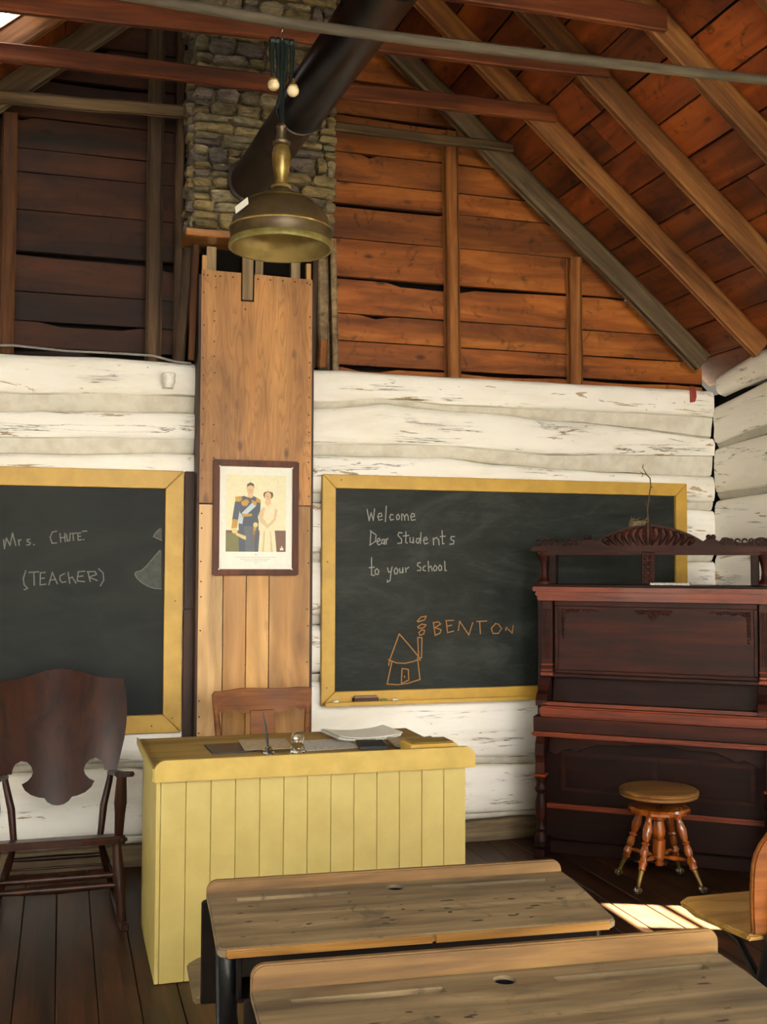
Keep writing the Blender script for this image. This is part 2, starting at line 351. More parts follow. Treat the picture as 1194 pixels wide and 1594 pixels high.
def panel(outline, thick, warp, step=.035):
    """curved board: outline in x,z; warp(x, z) gives y of its near face"""
    n = len(outline); xs = [p[0] for p in outline]; zs = [p[1] for p in outline]; pts = [Vector(p) for p in outline]; x_ = min(xs)+step*.5
    def inside(x, z):
        c = False; j = n-1
        for i in range(n):
            if (zs[i] > z) != (zs[j] > z) and x < (xs[j]-xs[i])*(z-zs[i])/(zs[j]-zs[i])+xs[i]: c = not c
            j = i
        return c
    while x_ < max(xs):
        z_ = min(zs)+step*.5
        while z_ < max(zs):
            if inside(x_, z_) and min((Vector((x_, z_))-p).length for p in pts[:n]) > step*.35: pts.append(Vector((x_, z_)))
            z_ += step
        x_ += step
    vo, eo, fo, *_r = delaunay_2d_cdt(pts, [(i, (i+1) % n) for i in range(n)], [list(range(n))], 1, 1e-6)
    b = B(); m = len(vo); vs_ = [(v.x, warp(v.x, v.y), v.y) for v in vo]+[(v.x, warp(v.x, v.y)+thick, v.y) for v in vo]
    cnt = {}
    for f in fo:
        for i in range(len(f)):
            a, c = f[i], f[(i+1) % len(f)]; cnt.setdefault((min(a, c), max(a, c)), []).append((a, c))
    fs = [tuple(f) for f in fo]+[tuple(m+i for i in f)[::-1] for f in fo]+[(v[0][0], v[0][1], m+v[0][1], m+v[0][0]) for v in cnt.values() if len(v) == 1]
    b.add(vs_, fs); return b
def thing(name, label, cat, loc=(0, 0, 0), rz=0, group=None):
    o = bpy.data.objects.new(name, None); col.objects.link(o); o.location = loc; o.rotation_euler = (0, 0, rz)
    o.empty_display_size = .1
    return tag(o, label, cat, group)
def tag(o, label=None, cat=None, group=None, kind=None):
    if label: o['label'] = label
    if cat: o['category'] = cat
    if group: o['group'] = group
    if kind: o['kind'] = kind
    return o
def centred(b, name, mat, parent=None, **k):
    """build with the object's origin at the centre of its shape"""
    xs = list(zip(*b.v)); c = Vector([(min(a)+max(a))/2 for a in xs])
    b.v = [tuple(Vector(v)-c) for v in b.v]
    return b.build(name, mat, parent, loc=c, **k)
random.seed(7)
def nz(x, y=0.0, z=0.0): return noise.noise(Vector((x, y, z)))
def interp(xs, ys, x):
    if x <= xs[0]: return ys[0]
    for i in range(len(xs)-1):
        if x <= xs[i+1]: return ys[i]+(ys[i+1]-ys[i])*(x-xs[i])/(xs[i+1]-xs[i])
    return ys[-1]
CHALK_WELCOME = [[(1.604, 1.848), (1.616, 1.786), (1.627, 1.829), (1.64, 1.787), (1.647, 1.851)], [(1.667, 1.806), (1.69, 1.812), (1.685, 1.828), (1.673, 1.826), (1.665, 1.809), (1.673, 1.789), (1.692, 1.794)], [(1.714, 1.867), (1.709, 1.782)], [(1.753, 1.82), (1.74, 1.822), (1.734, 1.807), (1.74, 1.79), (1.756, 1.795)], [(1.782, 1.824), (1.772, 1.811), (1.776, 1.794), (1.787, 1.796), (1.791, 1.811), (1.782, 1.824)], [(1.804, 1.791), (1.803, 1.824), (1.811, 1.824), (1.819, 1.811), (1.822, 1.791)], [(1.822, 1.811), (1.831, 1.825), (1.84, 1.815), (1.842, 1.791)], [(1.857, 1.809), (1.878, 1.813), (1.876, 1.827), (1.863, 1.829), (1.855, 1.812), (1.861, 1.791), (1.882, 1.795)], [(1.627, 1.73), (1.622, 1.653)], [(1.622, 1.73), (1.656, 1.708), (1.653, 1.673), (1.62, 1.651)], [(1.662, 1.668), (1.68, 1.678), (1.675, 1.69), (1.665, 1.685), (1.661, 1.668), (1.669, 1.653), (1.683, 1.658)], [(1.704, 1.684), (1.691, 1.682), (1.688, 1.663), (1.699, 1.659), (1.705, 1.679), (1.706, 1.657)], [(1.714, 1.686), (1.715, 1.658)], [(1.715, 1.678), (1.724, 1.689)], [(1.806, 1.72), (1.788, 1.723), (1.781, 1.707), (1.804, 1.685), (1.802, 1.664), (1.781, 1.662)], [(1.828, 1.727), (1.827, 1.667), (1.836, 1.665)], [(1.812, 1.703), (1.846, 1.707)], [(1.852, 1.695), (1.852, 1.67), (1.868, 1.667), (1.871, 1.695), (1.873, 1.665)], [(1.905, 1.691), (1.891, 1.69), (1.887, 1.67), (1.9, 1.663), (1.91, 1.691)], [(1.916, 1.724), (1.913, 1.663)], [(1.932, 1.68), (1.953, 1.686), (1.947, 1.698), (1.934, 1.694), (1.93, 1.678), (1.938, 1.66), (1.956, 1.666)], [(1.988, 1.694), (1.99, 1.656)], [(1.99, 1.686), (2.007, 1.697), (2.02, 1.684), (2.023, 1.656)], [(2.04, 1.735), (2.043, 1.661), (2.053, 1.664)], [(2.029, 1.702), (2.059, 1.705)], [(2.114, 1.703), (2.094, 1.703), (2.092, 1.687), (2.111, 1.679), (2.107, 1.662), (2.085, 1.66)], [(1.631, 1.583), (1.631, 1.488), (1.647, 1.485)], [(1.618, 1.528), (1.647, 1.531)], [(1.662, 1.523), (1.651, 1.513), (1.653, 1.493), (1.668, 1.491), (1.673, 1.511), (1.662, 1.523)], [(1.722, 1.528), (1.729, 1.503), (1.743, 1.508), (1.749, 1.533)], [(1.745, 1.523), (1.737, 1.457), (1.722, 1.449), (1.722, 1.46)], [(1.771, 1.528), (1.76, 1.513), (1.764, 1.495), (1.777, 1.495), (1.783, 1.515), (1.771, 1.528)], [(1.792, 1.523), (1.794, 1.501), (1.807, 1.501), (1.811, 1.528), (1.813, 1.501)], [(1.826, 1.528), (1.829, 1.503)], [(1.828, 1.518), (1.845, 1.531)], [(1.913, 1.556), (1.898, 1.555), (1.895, 1.541), (1.916, 1.528), (1.913, 1.513), (1.895, 1.513)], [(1.943, 1.538), (1.93, 1.533), (1.928, 1.515), (1.943, 1.511)], [(1.958, 1.564), (1.962, 1.508)], [(1.962, 1.528), (1.975, 1.538), (1.982, 1.511)], [(1.999, 1.542), (1.988, 1.525), (1.995, 1.511), (2.007, 1.515), (2.01, 1.533), (1.999, 1.542)], [(2.027, 1.544), (2.018, 1.528), (2.024, 1.513), (2.036, 1.515), (2.038, 1.535), (2.027, 1.544)], [(2.056, 1.564), (2.058, 1.513), (2.066, 1.513)]]
CHALK_HOUSE = [[(1.731, 0.993), (1.737, 1.023), (1.791, 1.164), (1.849, 1.101), (1.905, 1.035), (1.913, 1.016)], [(1.731, 1.023), (1.775, 1.006), (1.824, 1.002), (1.872, 1.011), (1.901, 1.021)], [(1.75, 1.014), (1.722, 0.89)], [(1.897, 1.031), (1.912, 0.912)], [(1.722, 0.892), (1.784, 0.886), (1.84, 0.892), (1.913, 0.912)], [(1.804, 0.892), (1.808, 0.974), (1.844, 0.969), (1.847, 0.91), (1.804, 0.892)], [(1.821, 0.932), (1.824, 0.926)], [(1.898, 1.143), (1.903, 1.043)], [(1.898, 1.143), (1.923, 1.141), (1.921, 1.031), (1.913, 1.031)], [(1.895, 1.232), (1.917, 1.255), (1.948, 1.26), (1.937, 1.239), (1.9, 1.229)], [(1.898, 1.201), (1.921, 1.216), (1.947, 1.212), (1.933, 1.196), (1.905, 1.193), (1.898, 1.201)], [(1.905, 1.17), (1.921, 1.185), (1.939, 1.181), (1.933, 1.162), (1.911, 1.154), (1.905, 1.17)], [(1.99, 1.223), (2.0, 1.153)], [(1.988, 1.223), (2.019, 1.228), (2.032, 1.215), (1.999, 1.196), (2.036, 1.183), (2.028, 1.164), (2.0, 1.153)], [(2.065, 1.234), (2.073, 1.167), (2.109, 1.175)], [(2.062, 1.234), (2.109, 1.235)], [(2.069, 1.202), (2.098, 1.208)], [(2.137, 1.178), (2.145, 1.229), (2.2, 1.152), (2.223, 1.22)], [(2.265, 1.227), (2.269, 1.159)], [(2.248, 1.227), (2.307, 1.229)], [(2.362, 1.214), (2.335, 1.187), (2.345, 1.158), (2.379, 1.159), (2.398, 1.186), (2.379, 1.21), (2.358, 1.214)], [(2.422, 1.174), (2.426, 1.191), (2.463, 1.158), (2.469, 1.201)]]
CHALK_TEACHER = [[(-0.274, 1.619), (-0.266, 1.672), (-0.248, 1.636), (-0.237, 1.698), (-0.221, 1.636)], [(-0.279, 1.664), (-0.274, 1.619)], [(-0.208, 1.664), (-0.205, 1.636)], [(-0.206, 1.656), (-0.196, 1.666)], [(-0.154, 1.667), (-0.167, 1.665), (-0.167, 1.657), (-0.151, 1.649), (-0.156, 1.639), (-0.169, 1.639)], [(-0.136, 1.641), (-0.133, 1.639)], [(-0.026, 1.709), (-0.046, 1.705), (-0.057, 1.678), (-0.047, 1.648), (-0.025, 1.65)], [(-0.009, 1.697), (-0.005, 1.654)], [(0.013, 1.699), (0.017, 1.657)], [(-0.007, 1.676), (0.015, 1.678)], [(0.022, 1.695), (0.028, 1.66), (0.039, 1.663), (0.04, 1.699)], [(0.054, 1.698), (0.057, 1.663)], [(0.041, 1.698), (0.072, 1.701)], [(0.092, 1.702), (0.078, 1.7), (0.08, 1.665), (0.096, 1.667)], [(0.078, 1.683), (0.092, 1.685)], [(0.105, 1.669), (0.108, 1.667)], [(0.1, 1.71), (0.122, 1.712)], [(-0.171, 1.509), (-0.182, 1.47), (-0.177, 1.438), (-0.16, 1.422), (-0.177, 1.414)], [(-0.132, 1.501), (-0.129, 1.436)], [(-0.155, 1.501), (-0.109, 1.504)], [(-0.078, 1.501), (-0.101, 1.499), (-0.101, 1.438), (-0.073, 1.442)], [(-0.1, 1.47), (-0.081, 1.472)], [(-0.059, 1.439), (-0.043, 1.501), (-0.018, 1.444)], [(-0.055, 1.462), (-0.026, 1.466)], [(0.016, 1.495), (-0.006, 1.483), (-0.005, 1.462), (0.005, 1.45), (0.023, 1.454)], [(0.033, 1.501), (0.042, 1.446)], [(0.04, 1.47), (0.054, 1.478), (0.072, 1.447)], [(0.115, 1.507), (0.083, 1.505), (0.078, 1.458), (0.115, 1.454)], [(0.079, 1.48), (0.107, 1.483)], [(0.131, 1.501), (0.143, 1.454)], [(0.127, 1.505), (0.166, 1.505), (0.173, 1.491), (0.135, 1.477), (0.177, 1.46)], [(0.182, 1.52), (0.205, 1.499), (0.209, 1.462), (0.193, 1.433)]]
CHALK_FANS = [[(0.489, 1.616), (0.457, 1.577), (0.424, 1.537), (0.4, 1.513), (0.368, 1.502), (0.364, 1.491), (0.376, 1.47), (0.401, 1.447), (0.434, 1.428), (0.467, 1.418), (0.5, 1.416), (0.497, 1.616)], [(0.489, 1.729), (0.467, 1.708), (0.455, 1.687), (0.476, 1.677), (0.498, 1.667), (0.497, 1.73)]]

# ================================================================== SETTING
# ---- floor
fl = tag(B().b2(XL-.2, XR+.2, YF-.2, YB+.3, -.16, -.035).build('floor', 'black'), 'dark wooden board floor of the schoolroom', kind='structure')
x = XL-.005; k = 0
x0f = .005-.1435*math.ceil((.005-XL)/.1435)
while x0f < XR-.01:
    x1f = x0f+.1435; y = YF; first = True
    while y < YB-.05:
        L = random.uniform(2.6, 4.6) if not first else random.uniform(1.2, 4.0); first = False
        y2 = min(y+L, YB+.02)
        if YB-y2 < .5: y2 = YB+.02
        dz = random.uniform(-.002, .001)
        centred(B().b2(max(x0f+.0015, XL), min(x1f-.0015, XR), y+.001, y2-.001, -.035, dz), 'plank', 'floor', fl, bevel=.0025)
        y = y2
    x0f = x1f

# ---- log walls
def wall_strip(name, mat, parent, u0, u1, top, bot, face, plane, inward, thick, prof, seed, jit=.006, step=.11):
    """plane 'y': u is x, wall face at y=face; plane 'x': u is y, face at x=face; inward = -1 / +1 towards the room"""
    n = max(2, int((u1-u0)/step)); vs_ = []; fs = []; m = len(prof)+2
    for i in range(n+1):
        u = u0+(u1-u0)*i/n; zt = top(u)+jit*nz(u*2.3, seed); zb = bot(u)+jit*nz(u*2.3, seed+9)
        rows = [(0.0, -thick)]+list(prof)+[(1.0, -thick)]
        for j, (f, o) in enumerate(rows):
            z = zb+(zt-zb)*f; oo = o+(.009*nz(u*1.7, f*3, seed) + .004*nz(u*9, f*7, seed) if 0 < j < m-1 else 0)
            q = face+inward*oo
            vs_.append((u, q, z) if plane == 'y' else (q, u, z))
    for i in range(n):
        for j in range(m-1): fs.append((i*m+j, (i+1)*m+j, (i+1)*m+j+1, i*m+j+1))
        fs.append((i*m+m-1, (i+1)*m+m-1, (i+1)*m, i*m))
    fs.append(tuple(range(m))); fs.append(tuple(range(n*m, n*m+m)))
    b = B(); b.add(vs_, fs); return centred(b, name, mat, parent, smooth=True, autosmooth=50)
LOGP = [(0.0, -.030), (.05, -.008), (.18, 0), (.4, .004), (.65, .004), (.85, -.001), (.96, -.012), (1.0, -.03)]
CHP = [(0.0, -.058), (.12, -.040), (.5, -.026), (1.0, -.016)]
# seams of the back wall: (list of x, list of upper edge z, list of lower edge z)
SEAMS = [([-.31, .66, 1.3, 1.71, 2.09, 2.72, 3.31, 3.75], [2.405, 2.433, 2.421, 2.468, 2.445, 2.446, 2.452, 2.443], [2.311, 2.345, 2.395, 2.439, 2.419, 2.39, 2.356, 2.318]),
         ([-.31, .65, 1.3, 2.09, 2.72, 3.75], [2.178, 2.205, 2.203, 2.213, 2.184, 2.208], [2.097, 2.123, 2.136, 2.145, 2.106, 2.083]),
         ([0, 3], [1.93, 1.93], [1.875, 1.88]), ([0, 3], [1.60, 1.61], [1.56, 1.565]), ([0, 3], [1.27, 1.265], [1.22, 1.22]),
         ([0, 3], [.96, .95], [.90, .91]), ([0, 1.5, 3], [.535, .50, .425], [.495, .46, .385]), ([0, 1.5, 3], [.15, .15, .155], [.10, .105, .115])]
wb_ = tag(B().b2(XL-.2, XR+.2, YB+.06, YB+.2, -.1, ZW-.02).build('wall_back', 'black'), 'whitewashed log wall behind the blackboards', kind='structure')
tops = [lambda u: ZW+.004*nz(u*3, 5)]; prev = tops[0]
for i, (xs, zt, zb) in enumerate(SEAMS):
    lo = (lambda u, xs=xs, zt=zt: interp(xs, zt, u)+.007*nz(u*4, 3.1*i)); hi = (lambda u, xs=xs, zb=zb, i=i: interp(xs, zb, u)+.008*nz(u*5, 7.7+i))
    wall_strip('log', 'log_x', wb_, XL, XR, prev, lo, YB, 'y', -1, .06, LOGP, i*3.7)
    wall_strip('chinking', 'chink', wb_, XL, XR, lo, hi, YB, 'y', -1, .06, CHP, i*5.1)
    prev = hi
wall_strip('log', 'earthy', wb_, XL, XR, prev, lambda u: -.02, YB, 'y', -1, .06, LOGP, 77)

def side_wall(name, xs, inward, seams, top, label, mat, chmat):
    opens = sorted([w for w in WINDOWS if w[1] == xs], key=lambda w: w[2])
    base = B(); o1, o2 = (xs+.04, xs+.2) if xs > 0 else (xs-.2, xs-.04)
    y = YF-.2
    for w in opens:
        base.b2(o1, o2, y, w[2], -.1, ZW-.02); base.b2(o1, o2, w[2], w[3], -.1, w[4]); base.b2(o1, o2, w[2], w[3], w[5], ZW-.02); y = w[3]
    base.b2(o1, o2, y, YB+.2, -.1, ZW-.02)
    wl = tag(base.build(name, 'black'), label, kind='structure')
    prevf = top
    rows = []
    for ys, zt, zb in seams:
        rows.append((prevf, (lambda u, ys=ys, zt=zt: interp(ys, zt, u)), 'log')); rows.append(((lambda u, ys=ys, zt=zt: interp(ys, zt, u)), (lambda u, ys=ys, zb=zb: interp(ys, zb, u)), 'chinking'))
        prevf = (lambda u, ys=ys, zb=zb: interp(ys, zb, u))
    rows.append((prevf, lambda u: -.02, 'log'))
    for r, (tf, bf, kd) in enumerate(rows):
        segs = [(YF, YB)]
        zt_, zb_ = tf(2), bf(2)
        for w in opens:
            if zb_ < w[5]-.01 and zt_ > w[4]+.01:
                new = []
                for a, b in segs:
                    if w[2] > a and w[3] < b: new += [(a, w[2], None), (w[3], b, None)]
                    else: new.append((a, b))
                segs = [(q[0], q[1]) for q in new]
                # pieces above / below the opening inside this course
                if zt_ > w[5]+.02:
                    wall_strip(kd, mat if kd == 'log' else chmat, wl, w[2], w[3], tf, lambda u, z=w[5]: z, xs, 'x', inward, .04, LOGP if kd == 'log' else CHP, r+.5)
                if zb_ < w[4]-.02:
                    wall_strip(kd, mat if kd == 'log' else chmat, wl, w[2], w[3], lambda u, z=w[4]: z, bf, xs, 'x', inward, .04, LOGP if kd == 'log' else CHP, r+.7)
        for a, b in segs: wall_strip(kd, mat if kd == 'log' else chmat, wl, a, b, tf, bf, xs, 'x', inward, .04, LOGP if kd == 'log' else CHP, r*2.3+xs, step=.15)
    return wl
flat = lambda z: ([0, 5], [z, z], [z-.06, z-.06])
right_seams = [([4.6, 5.27, 5.8], [2.66, 2.638, 2.545], [2.64, 2.60, 2.53]), ([4.5, 5.28, 5.8], [2.37, 2.345, 2.285], [2.31, 2.295, 2.255]),
               ([4.5, 5.28, 5.8], [2.0, 1.995, 1.98], [1.95, 1.955, 1.94]), flat(1.68), flat(1.36), flat(1.05), flat(.74), flat(.40), flat(.12)]
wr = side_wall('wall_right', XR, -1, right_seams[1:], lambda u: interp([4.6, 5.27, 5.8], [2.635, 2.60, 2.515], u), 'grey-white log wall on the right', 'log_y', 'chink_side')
# crooked top plate log, bulging into the room
def plate():
    n = 24; m = 14; vs_ = []; fs = []
    for i in range(n+1):
        y = 5.74-i*.38; zc = interp([0, 4.6, 5.27, 5.8], [2.745, 2.735, 2.705, 2.625], y); r = .077+.006*nz(y*2)
        for k_ in range(m):
            th = 2*math.pi*k_/m; c_, s_ = math.cos(th), math.sin(th)
            rr = r*(1+.12*(abs(c_*s_)*2)**.5)*(1 if i else .8)
            vs_.append((3.85+rr*c_*1.15, y, zc+rr*s_+.006*nz(y*4, k_)))
    for i in range(n):
        for k_ in range(m): fs.append((i*m+k_, i*m+(k_+1) % m, (i+1)*m+(k_+1) % m, (i+1)*m+k_))
    fs.append(tuple(range(m))); fs.append(tuple(range(n*m, (n+1)*m))); b = B(); b.add(vs_, fs)
    centred(b, 'top_plate', 'log_y', wr, smooth=True, autosmooth=60)
plate()
ls = [flat(2.33), flat(2.0), flat(1.68), flat(1.36), flat(1.05), flat(.74), flat(.40), flat(.12)]
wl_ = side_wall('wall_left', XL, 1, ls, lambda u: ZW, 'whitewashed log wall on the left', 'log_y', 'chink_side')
wf = tag(B().b2(XL-.2, DOORWAY[0], YF-.2, YF-.04, -.1, ZW-.02).b2(DOORWAY[1], XR+.2, YF-.2, YF-.04, -.1, ZW-.02).b2(DOORWAY[0], DOORWAY[1], YF-.2, YF-.04, DOORWAY[3], ZW-.02).build('wall_front', 'black'), 'whitewashed log wall behind the pupils', kind='structure')
prev = lambda u: ZW
for i, z in enumerate([2.33, 2.0, 1.68, 1.36, 1.05, .74, .40, .10]):
    for a, c in ((XL, DOORWAY[0]), (DOORWAY[1], XR)) if z < 2.2 else ((XL, XR),):
        wall_strip('log', 'log_x', wf, a, c, prev, lambda u, z=z: z, YF, 'y', 1, .04, LOGP, i+50, step=.4)
        wall_strip('chinking', 'chink', wf, a, c, lambda u, z=z: z, lambda u, z=z: z-.06, YF, 'y', 1, .04, CHP, i+60, step=.4)
    prev = lambda u, z=z: z-.06

# ---- windows
for n, xs, y0, y1, z0, z1 in WINDOWS:
    s = 1 if xs > 0 else -1; xm = xs+s*.09
    w = tag(B().b2(min(xs-s*.02, xs+s*.2), max(xs-s*.02, xs+s*.2), y0-.04, y0, z0-.04, z1+.04).b2(min(xs-s*.02, xs+s*.2), max(xs-s*.02, xs+s*.2), y1, y1+.04, z0-.04, z1+.04)
            .b2(min(xs-s*.02, xs+s*.2), max(xs-s*.02, xs+s*.2), y0, y1, z1, z1+.04).b2(min(xs-s*.06, xs+s*.2), max(xs-s*.06, xs+s*.2), y0, y1, z0-.04, z0).build('window_%d' % n, 'cream'), 'pale painted window casing', kind='structure')
    ym, zm = (y0+y1)/2, (z0+z1)/2
    centred(B().b2(xm-.018, xm+.018, y0, y0+.045, z0, z1).b2(xm-.018, xm+.018, y1-.045, y1, z0, z1).b2(xm-.018, xm+.018, y0+.045, y1-.045, z1-.045, z1).b2(xm-.018, xm+.018, y0+.045, y1-.045, z0, z0+.045), 'sash', 'cream', w)
    centred(B().b2(xm-.012, xm+.012, ym-.012, ym+.012, z0+.045, z1-.045).b2(xm-.012, xm+.012, y0+.045, ym-.012, zm-.012, zm+.012).b2(xm-.012, xm+.012, ym+.012, y1-.045, zm-.012, zm+.012), 'muntin', 'cream', w)
    for (a, b_, c_, d) in ((y0+.045, ym-.012, z0+.045, zm-.012), (ym+.012, y1-.045, z0+.045, zm-.012), (y0+.045, ym-.012, zm+.012, z1-.045), (ym+.012, y1-.045, zm+.012, z1-.045)):
        centred(B().b2(xm-.002, xm+.002, a, b_, c_, d), 'pane', 'pane', w)
    if n == 1:   # added leaf, out of view, blocks sun to narrow the floor patch
        centred(B().b2(xs+.205, xs+.225, y0, ym+.05, z0, z1), 'sun_block_leaf', 'dark_wood', w)

# ---- gable
gz = [2.60, 2.625, 2.803, 2.957, 3.166, 3.385, 3.585, 3.71, 3.88, 4.10, 4.30, 4.48, 4.68, 4.88, 5.1, 5.3]
gz = [2.60, 2.665, 2.803, 2.957, 3.166, 3.385, 3.585, 3.71, 3.88, 4.10, 4.30, 4.48, 4.68, 4.88, 5.0, 5.13]
centred(B().prism([(XL-.15, ZW-.03), (XR+.15, ZW-.03), (XRIDGE, z_board(XRIDGE)+.12)], 'y', 6.0, 6.08), 'gable_backing', 'black', wb_)
def xlim(z): # right / left limits of gable boards under the roof
    dx = (z-z_board(XR))/TAN; return (XL+dx-.01, XR-dx+.01)
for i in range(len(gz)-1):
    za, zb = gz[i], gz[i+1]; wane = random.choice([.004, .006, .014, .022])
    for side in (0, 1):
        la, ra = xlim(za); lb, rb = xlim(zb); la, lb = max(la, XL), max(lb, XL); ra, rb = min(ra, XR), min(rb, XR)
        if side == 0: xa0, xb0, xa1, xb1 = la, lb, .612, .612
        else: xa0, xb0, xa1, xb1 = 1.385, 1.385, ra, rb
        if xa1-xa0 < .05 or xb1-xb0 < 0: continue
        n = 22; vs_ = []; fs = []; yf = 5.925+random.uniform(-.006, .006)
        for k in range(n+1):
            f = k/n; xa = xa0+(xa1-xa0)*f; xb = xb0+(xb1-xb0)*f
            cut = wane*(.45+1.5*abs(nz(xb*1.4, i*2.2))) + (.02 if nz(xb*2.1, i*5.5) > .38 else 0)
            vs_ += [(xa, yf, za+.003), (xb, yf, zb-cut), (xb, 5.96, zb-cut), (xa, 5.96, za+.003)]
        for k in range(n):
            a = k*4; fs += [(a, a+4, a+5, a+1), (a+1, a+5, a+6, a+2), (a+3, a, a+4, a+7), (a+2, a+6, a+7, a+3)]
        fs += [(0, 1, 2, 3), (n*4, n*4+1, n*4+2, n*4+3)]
        b = B(); b.add(vs_, fs); centred(b, 'gable_board', 'gable_shaded' if side == 0 else 'gable', wb_)
def crooked(name, mat, parent, p0, p1, w, h, amp=.006, up=(0, 1, 0), n=8, sd=0):
    """hewn timber: a slightly crooked beam"""
    p0, p1 = Vector(p0), Vector(p1); d = (p1-p0).normalized(); r = d.cross(Vector(up)).normalized(); u = r.cross(d); vs_ = []; fs = []
    for i in range(n+1):
        t_ = i/n; c_ = p0.lerp(p1, t_)+r*amp*nz(t_*3, sd)+u*amp*nz(t_*3, sd+4); ww = w*(1+.08*nz(t_*4, sd+8)); hh = h*(1+.08*nz(t_*4, sd+12)); e = min(ww, hh)*.16
        for a, b in ((-1, -1), (-1, 1), (1, 1), (1, -1)):
            x_, y_ = a*ww/2, b*hh/2
            ca = [(x_, y_-b*e), (x_-a*e, y_)] if a*b < 0 else [(x_-a*e, y_), (x_, y_-b*e)]
            for q in ca[::-1]: vs_.append(c_+r*q[0]+u*q[1])
    m = 8
    for i in range(n):
        for k in range(m): fs.append((i*m+k, i*m+(k+1) % m, (i+1)*m+(k+1) % m, (i+1)*m+k))
    fs.append(tuple(range(m))); fs.append(tuple(range(n*m, n*m+m)))
    # origin at p0, grain axis = local x
    rot = Matrix((d, r, u)).transposed(); inv = rot.transposed(); b = B(); b.add([inv @ (Vector(v)-p0) for v in vs_], fs)
    o = b.build(name, mat, parent); o.location = p0; o.rotation_euler = rot.to_euler(); return o
def stud(x, w, z1, mat, z0=ZW, y=5.875, dep=.09, lean=0, yy=None, sd=1):
    crooked('stud', mat, wb_, (x, y, z0), (x+lean, y, z1), w, dep, .006, sd=sd)
M['stud'] = wood('stud wood', '#5e3517', '#8a5426', '#aa7238', 'x', .7, .5, 24, .18, .3, .3)
M['stud_dark'] = wood('dark stud wood', '#2c1f14', '#4a3622', '#665038', 'x', .8, .5, 24, .15)
stud(-.29, .075, z_raft(-.29), 'stud_brown', sd=2)
stud(.447, .085, z_raft(.447), 'stud_dark', sd=3)
stud(2.137, .078, z_raft(2.137), 'stud', sd=4, lean=-.02)
stud(2.905, .078, z_raft(2.905)-.01, 'stud', sd=5, dep=.08)
stud(.575, .045, 4.6, 'stud_dark', sd=6)
stud(1.437, .035, 3.35, 'post_grey', sd=7, lean=-.02)

# ---- roof: boards, rafters, collar ties
ce = tag(B().prism([(XL-.45, z_board(XL)-.45*TAN+.05), (XRIDGE, z_board(XRIDGE)+.05), (XR+.45, z_board(XR)-.45*TAN+.05), (XR+.45, z_board(XR)-.45*TAN+.12), (XRIDGE, z_board(XRIDGE)+.14), (XL-.45, z_board(XL)-.45*TAN+.12)], 'y', YF-.3, 4.98).build('ceiling', 'roofskin'), 'red-brown board roof underside with open rafters', kind='structure')
# rear covering strip has an added gap, standing in for a reflected sun patch
def skin(y0, y1, xa, xb):
    f = lambda x_: z_raft(x_)+RAFT/COS
    return [(xa, y0, f(xa)+.05), (xb, y0, f(xb)+.05), (xb, y1, f(xb)+.05), (xa, y1, f(xa)+.05), (xa, y0, f(xa)+.12), (xb, y0, f(xb)+.12), (xb, y1, f(xb)+.12), (xa, y1, f(xa)+.12)]
BX = [(0, 3, 2, 1), (4, 5, 6, 7), (0, 1, 5, 4), (1, 2, 6, 5), (2, 3, 7, 6), (3, 0, 4, 7)]
HX0, HX1, HY0, HY1 = -.36, -.12, 5.10, 5.40
sk = B()
for y0, y1, xa, xb in ((4.98, 6.3, XRIDGE, XR+.45), (4.98, 6.3, HX1, XRIDGE), (4.98, 6.3, XL-.45, HX0), (4.98, HY0, HX0, HX1), (HY1, 6.3, HX0, HX1)): sk.add(skin(y0, y1, xa, xb), BX)
centred(sk, 'roof_covering', 'roofskin', ce)
def board_row(xa, xb, right):
    """one row of roof boards between two x positions, laid along y"""
    y = YF; first = True; w = abs(xb-xa)/COS; xm = (xa+xb)/2; zc = z_board(xm)+.014; a = ANG if right else -ANG
    while y < 6.0:
        L = random.uniform(2.2, 4.4); y2 = min(y+L, 6.05)
        if 6.05-y2 < .6: y2 = 6.05
        parts = [(y, y2)]
        if not right and HX0 < xm < HX1:
            parts = [(p, q) for p, q in ((y, min(y2, HY0)), (max(y, HY1), y2)) if q-p > .05]
        for p, q in parts:
            o = B().box((0, 0, 0), (w-.009, q-p-.004, .022)).build('roof_board', 'roofb', ce, bevel=.002)
            o.location = (xm, (p+q)/2, zc+random.uniform(-.002, .003)); o.rotation_euler = (rad(random.uniform(-.05, .05)), a+rad(random.uniform(-.5, .5)), 0)
        y = y2
xb_ = XR+.14
while xb_ > XRIDGE+.03:
    w = random.choice([.15, .165, .18, .17]); xa_ = max(xb_-w, XRIDGE); board_row(xa_, xb_, True); board_row(2*XRIDGE-xb_, 2*XRIDGE-xa_, False); xb_ = xa_
RY = [5.79, 5.24, 4.665, 4.10, 3.53, 2.95, 2.37, 1.79, 1.2, .6, 0, -.6, -1.2, -1.8, -2.4, -3.0]
for i, y in enumerate(RY):
    for right in (True, False):
        xf = XR-.06 if right else XL+.06; x_t = XRIDGE
        off = RAFT/2/COS
        mat = 'rafter_grey' if i == 0 else 'rafter'
        zf = z_raft(xf)+off-.0; p0 = Vector((xf, y, zf)); p1 = Vector((x_t, y, z_raft(x_t)+off))
        if i == 0: p0 = Vector((xf-.02, 5.80, zf+.02)); p1.y = 5.80
        crooked('rafter', mat, ce, p0, p1, .05 if i else .075, RAFT-.006, .006 if i else .012, up=(0, 0, 1), sd=i*7+right, n=10)
